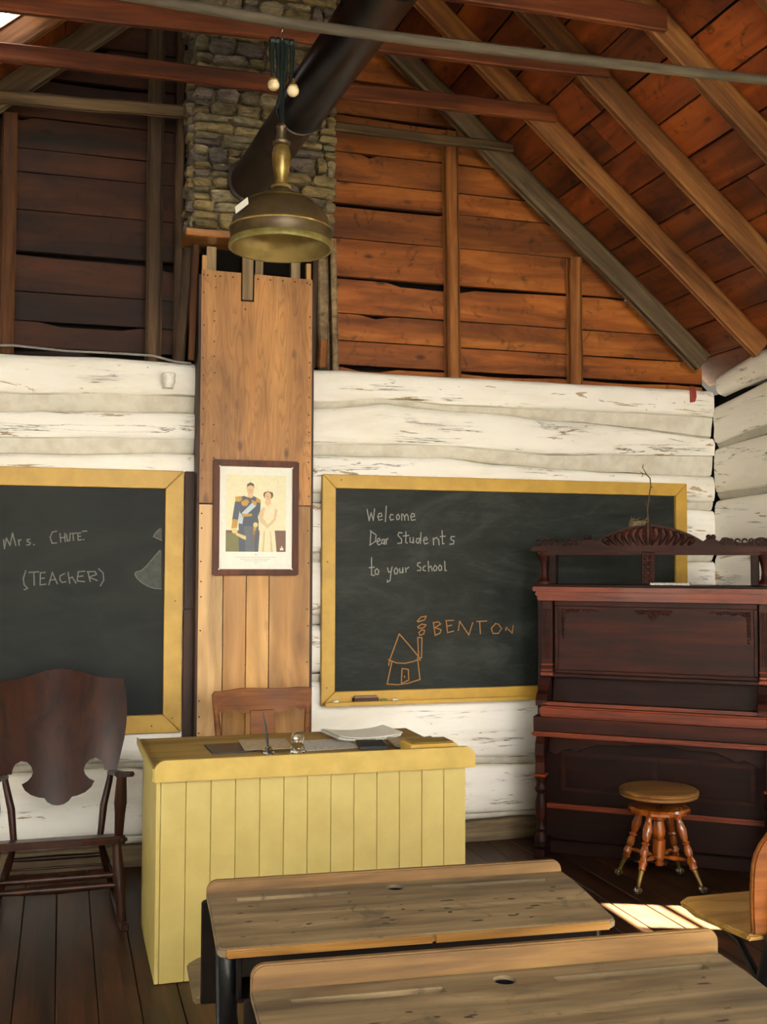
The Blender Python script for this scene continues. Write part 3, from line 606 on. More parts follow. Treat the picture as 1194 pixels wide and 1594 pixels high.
# crooked(): w runs along r = d x up (the y direction), h is the depth
def tie(y, x0, x1, z0, z1, w, h, mat, sd): crooked('collar_tie', mat, ce, (x0, y, z0), (x1, y, z1), w, h, .01, up=(0, 0, 1), sd=sd, n=12)
tie(5.20, -.44, 2.47, 3.875, 3.925, .035, .085, 'tie', 31)
tie(4.62, -.55, 2.47, 3.835, 3.925, .035, .10, 'tie', 32)
tie(4.055, -.42, 2.44, 3.85, 3.875, .035, .10, 'tie', 33)
for k_, y in enumerate(RY[4:]): tie(y-.045, -.40, 2.46, 3.87, 3.87, .035, .10, 'tie', 40+k_)
tie(5.735, -.44, .60, 3.885, 3.925, .045, .06, 'tie_grey', 34)
tie(5.735, 1.38, 2.45, 3.94, 3.935, .045, .05, 'tie_grey', 35)
tag(B().b2(-60, 60, -60, 60, -.6, -.5).build('ground', 'ground'), 'grass ground outside the schoolhouse', kind='structure')

# grey cable lying along the top of the left wall
cb = B().tube([(-.6, 5.79, 2.625), (-.25, 5.788, 2.645), (0, 5.788, 2.632), (.3, 5.788, 2.634), (.44, 5.788, 2.632), (.56, 5.788, 2.607), (.64, 5.788, 2.602)], .006, 6)
tag(centred(cb, 'cable', 'cable', smooth=True), 'thin grey cable along the top of the left white log wall', 'cable')

# ================================================================== CHIMNEY, STOVEPIPE, BOARD ENCLOSURE
ch = thing('stone_chimney', 'rough field stone chimney rising to the roof above the tall wooden enclosure', 'chimney', (1.0, 5.6, 3.27))
CX0, CX1 = -.385, .375                     # local x
B().b2(CX0+.015, CX1-.015, .025, .355, 0, 1.40).build('mortar_core', 'mortar', ch)
def stone(x0, x1, z0, z1, mat, yf=0.0, axis='f'):
    w, h = x1-x0, z1-z0; b = B(); n = 8; vs_ = []; ring = []
    e = min(w, h)*.28
    base = [(-w/2+e, -h/2), (w/2-e, -h/2), (w/2, -h/2+e), (w/2, h/2-e), (w/2-e, h/2), (-w/2+e, h/2), (-w/2, h/2-e), (-w/2, -h/2+e)]
    j = min(w, h)*.13; base = [(a+random.uniform(-j, j), c+random.uniform(-j, j)) for a, c in base]
    pro = random.uniform(-.004, .028)
    for (a, c) in base: vs_.append((a, .05, c))
    for (a, c) in base: vs_.append((a, .012-pro, c))
    for (a, c) in base: vs_.append((a*.86+random.uniform(-j, j)*.5, -pro-random.uniform(.003, .012), c*.80))
    fs = []
    for k in range(8):
        k2 = (k+1) % 8; fs += [(k, k2, 8+k2, 8+k), (8+k, 8+k2, 16+k2, 16+k)]
    vs_.append((random.uniform(-.1, .1)*w, -pro-random.uniform(.008, .02), random.uniform(-.1, .1)*h))
    for k in range(8): fs.append((16+k, 16+(k+1) % 8, 24))
    b.add(vs_, fs)
    if axis == 's': b.v = [(v[1], -v[0], v[2]) for v in b.v]
    o = b.build('stone', mat, ch)
    o.location = ((x0+x1)/2, yf, (z0+z1)/2) if axis == 'f' else (CX0, (x0+x1)/2, (z0+z1)/2)
z = 0.004
while z < 1.33:
    h = random.choice([.032, .045, .055, .07, .09]); x_ = CX0+random.uniform(-.004, .004)
    while x_ < CX1-.03:
        w = random.uniform(.07, .22) if h < .06 else random.uniform(.06, .16)
        x2 = min(x_+w, CX1+random.uniform(-.004, .008))
        if CX1-x2 < .04: x2 = CX1
        if h > .065 and random.random() < .35:
            hm = h*random.uniform(.4, .6); stone(x_+.002, x2-.002, z, z+hm-.002, random.choice(['stone1', 'stone2', 'stone3'])); stone(x_+.002, x2-.002, z+hm+.002, z+h-.003, random.choice(['stone1', 'stone2', 'stone3']))
        else: stone(x_+.002, x2-.002, z+random.uniform(0, .004), z+h-.004, random.choice(['stone1', 'stone1', 'stone2', 'stone3']))
        x_ = x2
    for (a, c) in ((.02, .12), (.125, .24)): stone(a, c, z, z+h-.004, random.choice(['stone1', 'stone2', 'stone3']), axis='s')
    z += h
B().lathe([(.032, 0), (.034, .012), (.026, .013), (.024, .0)], (.115, -.03, .70), (.115, 0, .70), 14).build('flue_hole', 'black', ch, smooth=True)

sp = thing('stovepipe', 'long black sheet steel stovepipe running from the stone chimney over the lamp', 'stovepipe', (.90, 5.56, 3.52))
d_ = Vector((1.035-.90, 3.5-5.56, 0.0)); dn = d_.normalized(); E0 = Vector((0, 0, 0))
def along(t_): return dn*t_
B().lathe([(.098, -.03), (.098, .62), (.100, .625), (.100, .635), (.098, .64), (.098, 1.0)], along(0), along(1), 40).build('lower_section', 'pipe_rust', sp, smooth=True)
B().lathe([(.104, .0), (.107, .004), (.107, .012), (.104, .016), (.104, 1.2), (.106, 1.205), (.106, 1.215), (.104, 1.22), (.104, 2.3)], along(.97), along(3), 40).build('upper_section', 'pipe', sp, smooth=True)
B().lathe([(.104, .0), (.107, .004), (.107, .012), (.104, .016), (.104, 3.6)], along(3.26), along(7), 40).build('end_section', 'pipe', sp, smooth=True)
B().lathe([(.105, 0), (.1085, .0), (.1085, .006), (.105, .006)], along(.967), along(2), 40, caps=False).build('joint_rim', 'steel', sp, smooth=True)
B().lathe([(.100, 0), (.118, .002), (.118, .012), (.100, .014)], along(.015), along(1), 32, caps=False).build('wall_collar', 'pipe_rust', sp, smooth=True)
for t_ in (1.9, 4.6):
    c_ = along(t_); B().tube([c_+Vector((-.107, 0, 0)), c_+Vector((-.09, 0, .25)), c_+Vector((-.02, 0, .40))], .0025, 5).build('hanger_wire', 'hook', sp)

en = thing('chimney_enclosure', 'tall plywood and board casing under the stone chimney between the blackboards', 'cupboard', (.967, 5.66, 0))
ex = .967; L0, L1 = .675-ex, 1.262-ex
# upper plywood sheet with a notch in its top edge
nx0, nx1, nzb = .880-ex, .950-ex, 2.922
ol = [(L0, 1.860), (L1, 1.856), (L1, 3.064), (nx1, 3.070), (nx1, nzb), (nx0, nzb), (nx0, 3.071), (L0, 3.074)]
o = B().prism(ol, 'y', 0, .015).build('plywood_sheet', 'ply', en)
for i, (a, c, m_) in enumerate([(L0, -.165, 'col_tan'), (-.163, -.045, 'col_brown'), (-.043, .075, 'col_orange'), (.077, L1, 'col_brown')]):
    centred(B().b2(a, c-.002, .0, .016, .0, 1.853), 'front_board', m_, en, bevel=.0015)
centred(B().b2(L0-.012, L0, .004, .20, 0, 3.05), 'side_board', 'dark_wood', en); centred(B().b2(L1, L1+.012, .004, .20, 0, 3.05), 'side_board', 'dark_wood', en)
b = B()
for i in range(34):
    z_ = .15+i*.088
    for x_, on in ((L0+.012, 1), (L1-.014, 1), (L0+.07, 1 if z_ > 1.9 else 0)):
        if on and random.random() < .75: b.lathe([(.0045, -.001), (.0045, .002)], (x_+random.uniform(-.003, .003), -.001, z_+random.uniform(-.02, .02)), (x_, 1, z_), 6)
for i in range(9): b.lathe([(.005, -.001), (.005, .002)], (L0+.03+i*.066, -.001, 3.045 if i not in (3,) else 2.88), (L0+.03+i*.066, 1, 3.045), 6)
tag(b.build('nail', 'nail', en), kind='stuff')
for z0_, z1_ in ((0, .62), (.622, 1.31), (1.312, 2.03)): centred(B().b2(.613-ex, .666-ex, .112, .136, z0_, z1_), 'shadow_batten', 'dark_wood', en, bevel=.003)  # timber strips with their shadow put into the dark colour
centred(B().b2(L0+.005, L0+.028, .02, .05, 2.9, 3.155), 'cleat', 'col_orange', en); centred(B().b2(L1-.028, L1-.004, .02, .05, 2.9, 3.155), 'cleat', 'col_orange', en)
centred(B().b2(L0+.035, L0+.085, .08, .12, 2.9, 3.22), 'inner_post', 'post_grey', en); centred(B().b2(L1-.10, L1-.05, .08, .12, 2.9, 3.22), 'inner_post', 'post_grey', en)
centred(B().b2(nx0+.006, nx1-.006, -.002, .014, 2.93, 3.225), 'notch_post', 'post_grey', en, bevel=.003)
centred(B().b2(.003, .045, .09, .12, 2.9, 3.22), 'inner_post', 'post_grey', en)
centred(B().b2(L0+.01, L1-.01, .125, .13, 2.6, 3.22), 'back_board', 'black', en)
sh = B().b2(-.385, .40, -.075, .26, 3.228, 3.268); centred(sh, 'bearer_shelf', 'oak', en, bevel=.006)
def post(x0, z0, x1, z1, w, mat, y=.16, d=.05, sd=1): crooked('bearer_post', mat, en, (x0, y, z0), (x1, y, z1), w, d, .006, sd=sd)
post(-.385, 2.615, -.345, 3.226, .050, 'stud_dark', sd=51); post(-.33, 2.615, -.315, 3.226, .035, 'stud_brown', y=.10, sd=52)
post(.40, 2.615, .385, 3.226, .055, 'post_grey', sd=53, y=.17); post(.375, 2.615, .378, 2.76, .05, 'stud', y=.10, sd=54); post(.335, 2.62, .345, 3.226, .03, 'stud_dark', sd=55)

# ================================================================== BLACKBOARDS
def blackboard(name, label, x0, x1, z0, z1, fw, surf, ledge):
    t_ = thing(name, label, 'blackboard', (x0, 5.795, z0), 0, 'blackboards on the back wall'); W_, H_ = x1-x0, z1-z0; y0, y1 = -.035, 0
    B().b2(fw-.01, W_-fw+.01, -.012, 0, fw-.01, H_-fw+.01).build('writing_surface', surf, t_)
    def mitre(o, nm='frame_rail'): B().prism(o, 'y', y0, y1).build(nm, 'yellow', t_, bevel=.003)
    g = .001
    mitre([(0+g, H_), (W_-g, H_), (W_-fw-g, H_-fw), (fw+g, H_-fw)]); mitre([(g, 0), (W_-g, 0), (W_-fw-g, fw), (fw+g, fw)])
    mitre([(0, g), (0, H_-g), (fw, H_-fw-g), (fw, fw+g)], 'frame_stile'); mitre([(W_, g), (W_, H_-g), (W_-fw, H_-fw-g), (W_-fw, fw+g)], 'frame_stile')
    b = B()
    for x_, z_ in ((fw*.4, fw*1.3), (fw*1.4, H_-fw*.4), (W_-fw*.4, H_*.5), (W_-fw*.5, fw*.8), (fw*.4, H_*.62), (W_-fw*1.6, fw*.4)): b.lathe([(.004, 0), (.004, .002)], (x_, y0-.001, z_), (x_, 1, z_), 6)
    tag(b.build('nail', 'nail', t_), kind='stuff')
    if ledge: B().b2(.01, W_-.01, y0-.055, y0, .004, .020).b2(.01, W_-.01, y0-.062, y0-.055, .004, .026).build('chalk_ledge', 'yellow', t_, bevel=.002)
    return t_
def writing(name, strokes, mat, parent, w=.0055, y=-.0135):
    b = B(); o = parent.location
    for s_ in strokes: b.ribbon([(p[0]-o.x, p[1]-o.z) for p in s_], w, y)
    return b.build(name, mat, parent)
bl = blackboard('blackboard', 'tall yellow-framed blackboard left of the wooden casing, chalked with the teacher name', -1.30, .607, .677, 2.030, .094, 'board_dark', False)
br = blackboard('blackboard', 'wide yellow-framed blackboard right of the casing with a chalk welcome and house drawing', 1.348, 3.584, .785, 2.034, .075, 'board', True)
for a, c in ((0, 6), (6, 17), (17, 99)): tag(writing('chalk_word', CHALK_TEACHER[a:c], 'chalk_dim', bl), kind='stuff')
for a, c in ((0, 8), (8, 14), (14, 26), (26, 29), (29, 35), (35, 99)): tag(writing('chalk_word', CHALK_WELCOME[a:c], 'chalk', br, .0058), kind='stuff')
tag(writing('chalk_drawing', CHALK_HOUSE[:12], 'chalk_orange', br, .006), 'orange chalk drawing of a house with smoking chimney', kind='stuff')
tag(writing('chalk_word', CHALK_HOUSE[12:], 'chalk_orange', br, .006), 'orange chalk name', kind='stuff')
o_ = bl.location
for f in CHALK_FANS: B().add([(min(q[0], .513)-o_.x, -.0127, q[1]-o_.z) for q in f], [tuple(range(len(f)))]).build('rubbed_chalk_patch', 'chalk_fill', bl)
for f in CHALK_FANS: B().ribbon([(q[0]-o_.x, q[1]-o_.z) for q in f[:-1] if q[0] < .512], .004, -.0135).build('rubbed_chalk_edge', 'chalk_dim', bl)
er = thing('blackboard_eraser', 'brown felt blackboard eraser on the ledge of the right blackboard', 'eraser', (1.585, 5.727, .806))
B().b2(-.07, .07, -.02, .02, 0, .022).build('felt_pad', 'felt', er, bevel=.003); B().b2(-.065, .065, -.016, .016, .022, .034).build('back', 'eraser_wood', er, bevel=.004, seg=2)
for x_, m_, lb in ((1.418, 'chalk_stick', 'short white chalk left of the eraser'), (1.690, 'chalk_green', 'short green chalk just right of the eraser'), (1.752, 'chalk_stick', 'short white chalk furthest right on the ledge')):
    tag(B().lathe([(.0065, -.016), (.0065, .016)], (0, 0, 0), (1, .2, 0), 10).build('chalk', m_, smooth=True, loc=(x_, 5.728, .8128)), lb, 'chalk', 'chalks on the blackboard ledge')

# ================================================================== PICTURE
pc = thing('framed_picture', 'portrait print of a uniformed man and a woman in a brown wooden frame', 'picture', (.968, 5.66, 1.786))
fw_, fh_ = .450, .600
W2, H2 = fw_/2, fh_/2; q_ = .034
def fr(o_, nm): B().prism(o_, 'y', -.026, 0).build(nm, 'walnut', pc, bevel=.006, seg=2)
fr([(-W2, H2), (W2, H2), (W2-q_, H2-q_), (-W2+q_, H2-q_)], 'frame_rail'); fr([(-W2, -H2), (W2, -H2), (W2-q_, -H2+q_), (-W2+q_, -H2+q_)], 'frame_rail')
fr([(-W2, -H2), (-W2, H2), (-W2+q_, H2-q_), (-W2+q_, -H2+q_)], 'frame_stile'); fr([(W2, -H2), (W2, H2), (W2-q_, H2-q_), (W2-q_, -H2+q_)], 'frame_stile')
B().b2(-W2+q_-.004, W2-q_+.004, -.010, -.002, -H2+q_-.004, H2-q_+.004).build('mat', 'paper', pc)
cols = {'p_cream': '#e2dab2', 'p_green': '#6e6a3a', 'p_navy': '#3e4652', 'p_navy2': '#565a60', 'p_gold': '#b98a2c', 'p_skin': '#d8b284', 'p_hair': '#5a4026', 'p_gown': '#e0d6ae', 'p_gown2': '#c8b888', 'p_sash': '#b4c2c8', 'p_brown': '#6a4834', 'p_ink': '#a39f94', 'p_glove': '#d8c27c', 'p_red': '#7a4a2c'}
for k_, v_ in cols.items(): M[k_] = plain('print '+k_[2:], v_, .5, dirt=.04, nscale=60)
names = list(cols)
pr = B(); sc_ = 382/668      # print coordinates: (x 250..918, y 268..1238) in a 1:1 drawing grid -> metres
def P(x_, y_): return ((x_-584)*.000572, (753-y_)*.000549)
lay = [0]
def poly(mat, pts):
    lay[0] += 1; pr.cur = names.index(mat); y_ = -.0102-lay[0]*.00004
    n = len(pr.v); pr.v += [(P(*p)[0], y_, P(*p)[1]) for p in pts]; pr.f.append(list(range(n, n+len(pts)))); pr.mi.append(pr.cur)
def ell(mat, cx, cy, rx, ry, n=16): poly(mat, [(cx+rx*math.cos(2*math.pi*k/n), cy+ry*math.sin(2*math.pi*k/n)) for k in range(n)])
poly('p_cream', [(310, 345), (860, 345), (860, 1073), (310, 1073)])
poly('p_green', [(310, 885), (440, 885), (440, 1073), (310, 1073)]); poly('p_brown', [(310, 872), (440, 872), (440, 895), (310, 895)]); poly('p_brown', [(560, 870), (860, 870), (860, 1073), (560, 1073)])
# man: legs, jacket, arms
poly('p_navy', [(425, 800), (608, 800), (612, 1073), (432, 1073)]); poly('p_navy2', [(470, 770), (560, 770), (575, 1073), (490, 1073)])
poly('p_navy', [(398, 570), (470, 545), (515, 560), (560, 545), (625, 580), (612, 660), (600, 740), (606, 830), (440, 830), (438, 740), (430, 640)])
poly('p_navy', [(398, 575), (440, 600), (432, 700), (418, 790), (365, 780), (378, 690), (388, 620)])
poly('p_navy', [(600, 580), (626, 590), (622, 690), (608, 800), (580, 800), (586, 700)])
poly('p_gold', [(392, 555), (440, 548), (458, 575), (440, 600), (395, 600)]); poly('p_gold', [(585, 562), (624, 580), (622, 612), (580, 596)])
poly('p_gold', [(458, 592), (500, 576), (520, 600), (500, 640), (460, 640), (445, 610)]); poly('p_gold', [(540, 580), (590, 600), (585, 640), (548, 612)])
poly('p_sash', [(545, 610), (583, 640), (500, 720), (450, 712)]); poly('p_sash', [(432, 700), (470, 740), (460, 810), (420, 806)])
poly('p_gold', [(455, 718), (545, 712), (548, 735), (455, 745)]); poly('p_gold', [(370, 765), (418, 772), (412, 850), (360, 855)])
ell('p_glove', 390, 880, 26, 24); poly('p_glove', [(405, 893), (492, 925), (495, 960), (470, 955), (400, 915)])
poly('p_gold', [(560, 840), (590, 830), (578, 920), (562, 910)]); ell('p_glove', 580, 818, 22, 24)
poly('p_red', [(570, 870), (582, 870), (572, 1000), (566, 1000)])
poly('p_skin', [(508, 525), (552, 525), (556, 556), (530, 566), (505, 552)]); ell('p_skin', 531, 488, 33, 46); poly('p_hair', [(496, 478), (500, 435), (530, 415), (562, 432), (568, 478), (556, 452), (530, 442), (505, 455)])
# woman
poly('p_gown', [(640, 640), (690, 605), (745, 620), (790, 660), (775, 760), (752, 830), (760, 900), (775, 1073), (606, 1073), (618, 900), (612, 800), (600, 740)])
poly('p_gown2', [(632, 668), (660, 650), (640, 760), (690, 810), (730, 780), (742, 800), (690, 850), (620, 790), (606, 735)])
poly('p_skin', [(642, 650), (668, 660), (648, 755), (680, 790), (672, 806), (628, 775), (618, 740)]); poly('p_skin', [(760, 660), (782, 680), (762, 770), (720, 812), (708, 800), (745, 760)])
poly('p_gown2', [(655, 880), (668, 880), (660, 1073), (640, 1073)]); poly('p_gown2', [(712, 880), (722, 880), (740, 1073), (722, 1073)])
ell('p_hair', 695, 532, 46, 44); poly('p_skin', [(675, 560), (716, 560), (722, 612), (690, 640), (664, 612)]); ell('p_skin', 692, 545, 30, 40); poly('p_gown', [(655, 492), (694, 476), (736, 492), (738, 508), (694, 498), (655, 508)])
for cx_, cy_ in ((531, 488), (692, 545)):
    for dx in (-11, 11): ell('p_hair', cx_+dx, cy_-2, 5, 3, 8)
    poly('p_brown', [(cx_-8, cy_+22), (cx_+8, cy_+22), (cx_+5, cy_+26), (cx_-5, cy_+26)]); poly('p_gold', [(cx_-2, cy_+2), (cx_+3, cy_+2), (cx_+4, cy_+13), (cx_-3, cy_+13)])
for y_, a_, c_ in ((1123, 400, 760), (1141, 440, 720), (1157, 480, 690)): 
    x_ = a_
    while x_ < c_: poly('p_ink', [(x_, y_), (x_+16, y_), (x_+16, y_+4), (x_, y_+4)]); x_ += 22
poly('p_ink', [(578, 1096), (592, 1096), (592, 1104), (578, 1104)]); poly('p_ink', [(578, 1174), (592, 1174), (592, 1179), (578, 1179)]); poly('p_cream', [(806, 1036), (838, 1036), (838, 1058), (806, 1058)]); poly('p_cream', [(816, 1020), (828, 1020), (828, 1034), (816, 1034)])
me_ = pr
o = pr.build('portrait_print', names, pc)
# keep every printed shape facing the room
# ================================================================== SMALL WALL THINGS
ms = thing('motion_sensor', 'small white round motion sensor on the left log wall near the casing', 'sensor', (.520, 5.79, 2.498))
B().b2(-.03, .03, -.012, .01, -.035, .045).build('bracket', 'white', ms, bevel=.003)
B().lathe([(.030, 0), (.034, .004), (.034, .05), (.030, .056), (.026, .07), (.02, .078)], (0, -.045, .04), (0, -.045, -1), 24).build('lens', 'white', ms, smooth=True)
rt = B().prism([(-.018, -.05), (.012, -.045), (.022, -.015), (.018, .045), (-.018, .05)], 'y', -.004, .004)
tag(rt.build('tag', 'red', loc=(3.645, 5.783, 2.578), bevel=.001), 'small red tag hanging near the right top corner of the white wall', 'tag')

# ================================================================== HANGING LAMP AND ITS POLE
PY = 3.50
tag(centred(B().tube([(-.79, PY, 3.375), (-.4, PY, 3.372), (.176, PY, 3.360), (.674, PY, 3.345), (1.12, PY, 3.349), (1.75, PY, 3.364), (2.537, PY, 3.391), (2.86, PY, 3.405)], .0185, 12), 'lamp_pole', 'pole', smooth=True), 'thin grey pole crossing the room under the rafters, carrying the lamp', 'pole')
lp = thing('hanging_lamp', 'hanging brass lamp with a wide bell shade and white tag, below the grey pole', 'lamp', (.673, PY, 2.585))
LR = .168
B().lathe([(LR, .0), (LR+.003, .003), (LR+.003, .010), (LR-.002, .022)], (0, 0, 0), (0, 0, 1), 56, caps=False).lathe([(LR-.006, .001), (LR, .0)], (0, 0, 0), (0, 0, 1), 56, caps=False).build('rim', 'verdigris', lp, smooth=True)
B().lathe([(LR-.002, .022), (LR-.004, .045), (LR+.0, .06), (LR-.006, .075), (LR-.012, .10), (LR-.030, .128), (LR-.058, .150), (.085, .166), (.055, .182), (.032, .196), (.022, .21)], (0, 0, 0), (0, 0, 1), 56, caps=False).build('shade', 'brass_dark', lp, smooth=True, autosmooth=60)
B().lathe([(LR+.0005, .058), (LR+.002, .062), (LR-.001, .066)], (0, 0, 0), (0, 0, 1), 56, caps=False).lathe([(LR-.055, .150), (LR-.052, .151), (LR-.058, .156)], (0, 0, 0), (0, 0, 1), 56, caps=False).build('bead', 'brass', lp, smooth=True)
B().lathe([(LR-.006, .002), (LR-.010, .03), (LR-.014, .055), (LR-.05, .075), (.06, .085), (.0005, .088)], (0, 0, 0), (0, 0, 1), 56, caps=False).build('shade_lining', 'brass_in', lp, smooth=True, autosmooth=60)
B().lathe([(.0, 0), (.018, .003), (.022, .012), (.012, .03)], (.01, -.01, .052), (.01, -.01, 1), 16).build('burner_socket', 'porcelain', lp, smooth=True)
B().lathe([(.030, .0), (.034, .006), (.022, .012), (.020, .03), (.026, .06), (.030, .09), (.031, .115), (.026, .135), (.020, .142)], (0, 0, .202), (0, 0, 1), 28).build('font_stem', 'brass', lp, smooth=True)
B().lathe([(.018, 0), (.028, .004), (.030, .012), (.018, .02), (.015, .05), (.019, .062), (.010, .075)], (0, 0, .344), (0, 0, 1), 24).build('stem_cap', 'brass_dark', lp, smooth=True)
B().tube([(0, 0, .415), (0, 0, .47), (0, 0, .62)], .0095, 8).build('drop_rod', 'hook', lp, smooth=True)
b = B()
for sx in (-.032, -.012, .012, .032):
    b.tube([(sx, 0, .70), (sx*1.1, 0, .66), (sx, 0, .60), (sx*.9, 0, .56)], [.008, .009, .007, .005], 7)
    b.ball((sx, 0, .695), .013, 8)
b.box((0, 0, .69), (.075, .012, .014)); b.tube([(0, 0, .60), (.004, 0, .66), (0, 0, .69)], .012, 8); b.tube([(0, 0, .60), (.012, 0, .615), (.014, 0, .60), (.004, 0, .57)], .005, 6)
b.build('pulley_hooks', 'hook', lp, smooth=True)
for sx, zz in ((-.028, .545), (.037, .533)):
    B().ball((sx, 0, zz), .021, 12, (1, 1, .92)).build('porcelain_ball', 'porcelain', lp, smooth=True)
    B().lathe([(.015, 0), (.017, .004), (.006, .014), (.004, .03)], (sx, 0, zz+.012), (sx, 0, 5), 12).build('ball_cap', 'brass', lp, smooth=True)
ch_b = B(); zz = .695; k_ = 0
while zz < .755:
    a = Vector((0, 0, zz)); pts = []
    for j in range(9):
        th = 2*math.pi*j/8; pts.append((math.cos(th)*.0045 if k_ % 2 else 0, 0 if k_ % 2 else math.cos(th)*.0045, zz+.011*math.sin(th)+.01))
    ch_b.tube(pts, .0016, 5); zz += .017; k_ += 1
ch_b.build('chain', 'steel', lp, smooth=True)
tg = B().box((0, 0, 0), (.058, .0015, .028)).build('label_tag', 'paper', lp, loc=(-.143, -.088, .104), rot=(rad(-14), rad(-22), rad(-52)))
tag(tg, 'small white rectangular tag on the shade')

# ================================================================== TEACHER'S DESK
td = thing('teacher_desk', 'large pale yellow painted desk with vertical tongue boards and ochre lip', 'desk', (.351, 4.18, 0))
DW = 1.226; DD = .69
seam = [0, .0175]+[.0175+(DW-.0175)*(k+1)/13 for k in range(13)]
for a, c in zip(seam, seam[1:]):
    centred(B().b2(a+.0006, c-.0006, 0, .018, 0, .752), 'front_board', 'cream', td, bevel=.0022)
for k in range(5):
    centred(B().b2(.001, .018, .019+k*.134, .019+k*.134+.1335, 0, .745), 'side_board', 'cream', td, bevel=.0015)
    centred(B().b2(DW-.018, DW-.001, .019+k*.134, .019+k*.134+.1335, 0, .745), 'side_board', 'cream', td, bevel=.0015)
centred(B().b2(-.006, DW+.03, .0, .89, .745, .762), 'desktop', 'desk_top', td, bevel=.003)
centred(B().b2(.02, DW-.02, .67, .685, .55, .745), 'rear_apron', 'cream', td)
def arc(cx, cz, r, a0, a1, n=8): return [(cx+r*math.cos(rad(a0+(a1-a0)*k/n)), cz+r*math.sin(rad(a0+(a1-a0)*k/n))) for k in range(n+1)]
lx0, lx1 = -.010, DW+.034
lip = [(lx0, .742), (lx1, .738)]+arc(lx1-.045, .822-.045, .045, 0, 90)+arc(lx0+.045, .822-.045, .045, 90, 180)
B().prism(lip, 'y', -.026, -.0005).build('front_lip', 'lip', td, bevel=.003, seg=2)
B().prism([(-.002, .742), (.89, .742), (.89, .768), (.03, .79), (-.002, .79)], 'x', -.014, -.006).build('end_cleat', 'cream', td)

TZ = .762
def lay_flat(name, mat, x_, y_, w, d, h, rz, label, cat, z=TZ, bevel=0, group=None):
    o = B().box((0, 0, h/2), (w, d, h)).build(name, mat, bevel=bevel, loc=(x_, y_, z+.0005), rot=(0, 0, rad(rz))); return tag(o, label, cat, group)
lay_flat('folder', 'slate', .695, 4.70, .17, .22, .006, 2, 'black folder lying left of the photocopied sheet on the yellow desk', 'folder')
lay_flat('photocopy', 'paper_tan', .860, 4.73, .21, .27, .0012, -3, 'tan photocopied sheet with white margin between folder and quill pen', 'paper', z=TZ+.0075)
lay_flat('photocopy', 'paper_grey', 1.12, 4.70, .24, .26, .0012, 5, 'grey photocopied sheet under the glass ink bottle', 'paper')
lay_flat('closed_book', 'slate', 1.30, 4.60, .12, .17, .016, -8, 'black book lying just right of the middle of the yellow desk', 'book', bevel=.002)
def page_stack(name, x_, y_, w, d, n, rz, label, cat, mats, z0=TZ, curl=.02):
    t_ = thing(name, label, cat, (x_, y_, z0+.001), rad(rz))
    for k in range(n):
        b = B(); m_ = 8; vs_ = []; fs = []; ox, oy = random.uniform(-.012, .012), random.uniform(-.01, .01)
        for i in range(m_+1):
            f = i/m_
            for e in (0, 1):
                cz_ = .0035*k+curl*(abs(f-.5)*2)**3*(.5+.5*nz(k, e))+.002*nz(f*3, k)
                for th in (0, .0025): vs_.append((ox-w/2+w*f, oy-d/2+d*e, cz_+th))
        for i in range(m_):
            a = i*4; fs += [(a, a+4, a+6, a+2), (a+1, a+3, a+7, a+5), (a, a+1, a+5, a+4), (a+2, a+6, a+7, a+3)]
        fs += [(0, 2, 3, 1), (m_*4, m_*4+1, m_*4+3, m_*4+2)]
        b.add(vs_, fs).build('sheet', mats[k % len(mats)], t_)
    return t_
page_stack('newspaper', 1.33, 4.86, .30, .24, 5, 6, 'loose grey-white newspapers spread near the right end of the yellow desk', 'newspaper', ['paper_grey', 'paper', 'paper_grey'], curl=.03)
page_stack('open_booklet', 1.50, 4.61, .20, .20, 4, -6, 'open grey booklet behind the yellow box on the teacher desk', 'booklet', ['paper_grey', 'paper_tan'], curl=.012)
yb = thing('yellow_box', 'low yellow-green box at the right front end of the yellow desk', 'box', (1.487, 4.37, TZ))
B().prism([(-.105, 0), (.105, 0), (.105, .038), (.092, .052), (-.10, .052), (-.105, .045)], 'y', -.07, .07).build('box_body', 'yellow', yb, bevel=.003)
B().b2(-.09, .085, -.06, .06, .0525, .058).build('lid', 'desk_top', yb, bevel=.002)
qp = thing('quill_pen', 'dark quill pen standing upright in a small glass inkwell on the yellow desk', 'pen', (.835, 4.52, TZ+.001))
B().lathe([(.021, 0), (.023, .004), (.022, .02), (.012, .028), (.011, .034)], n=18).build('inkwell', 'glass', qp, smooth=True)
B().tube([(0, 0, .006), (-.005, 0, .06), (-.014, .002, .12), (-.026, .002, .175)], [.003, .0085, .007, .0015], 8, flat=.4).build('feather', 'slate', qp, smooth=True)
ib = thing('ink_bottle', 'clear glass ink bottle with wire bail right of the quill pen', 'bottle', (.950, 4.48, TZ+.001), .3)
B().lathe([(.026, 0), (.030, .005), (.030, .032), (.022, .044), (.014, .050), (.015, .062), (.013, .064)], n=22).build('bottle_body', 'glass', ib, smooth=True)
B().lathe([(.012, 0), (.017, .003), (.018, .012), (.010, .016)], (0, 0, .065), (0, 0, 1), 16).build('stopper', 'glass', ib, smooth=True)
B().tube([(-.020, 0, .05), (-.030, 0, .07), (-.022, 0, .092), (0, 0, .10), (.022, 0, .092), (.030, 0, .07), (.020, 0, .05)], .0016, 6).build('bail', 'steel', ib, smooth=True)

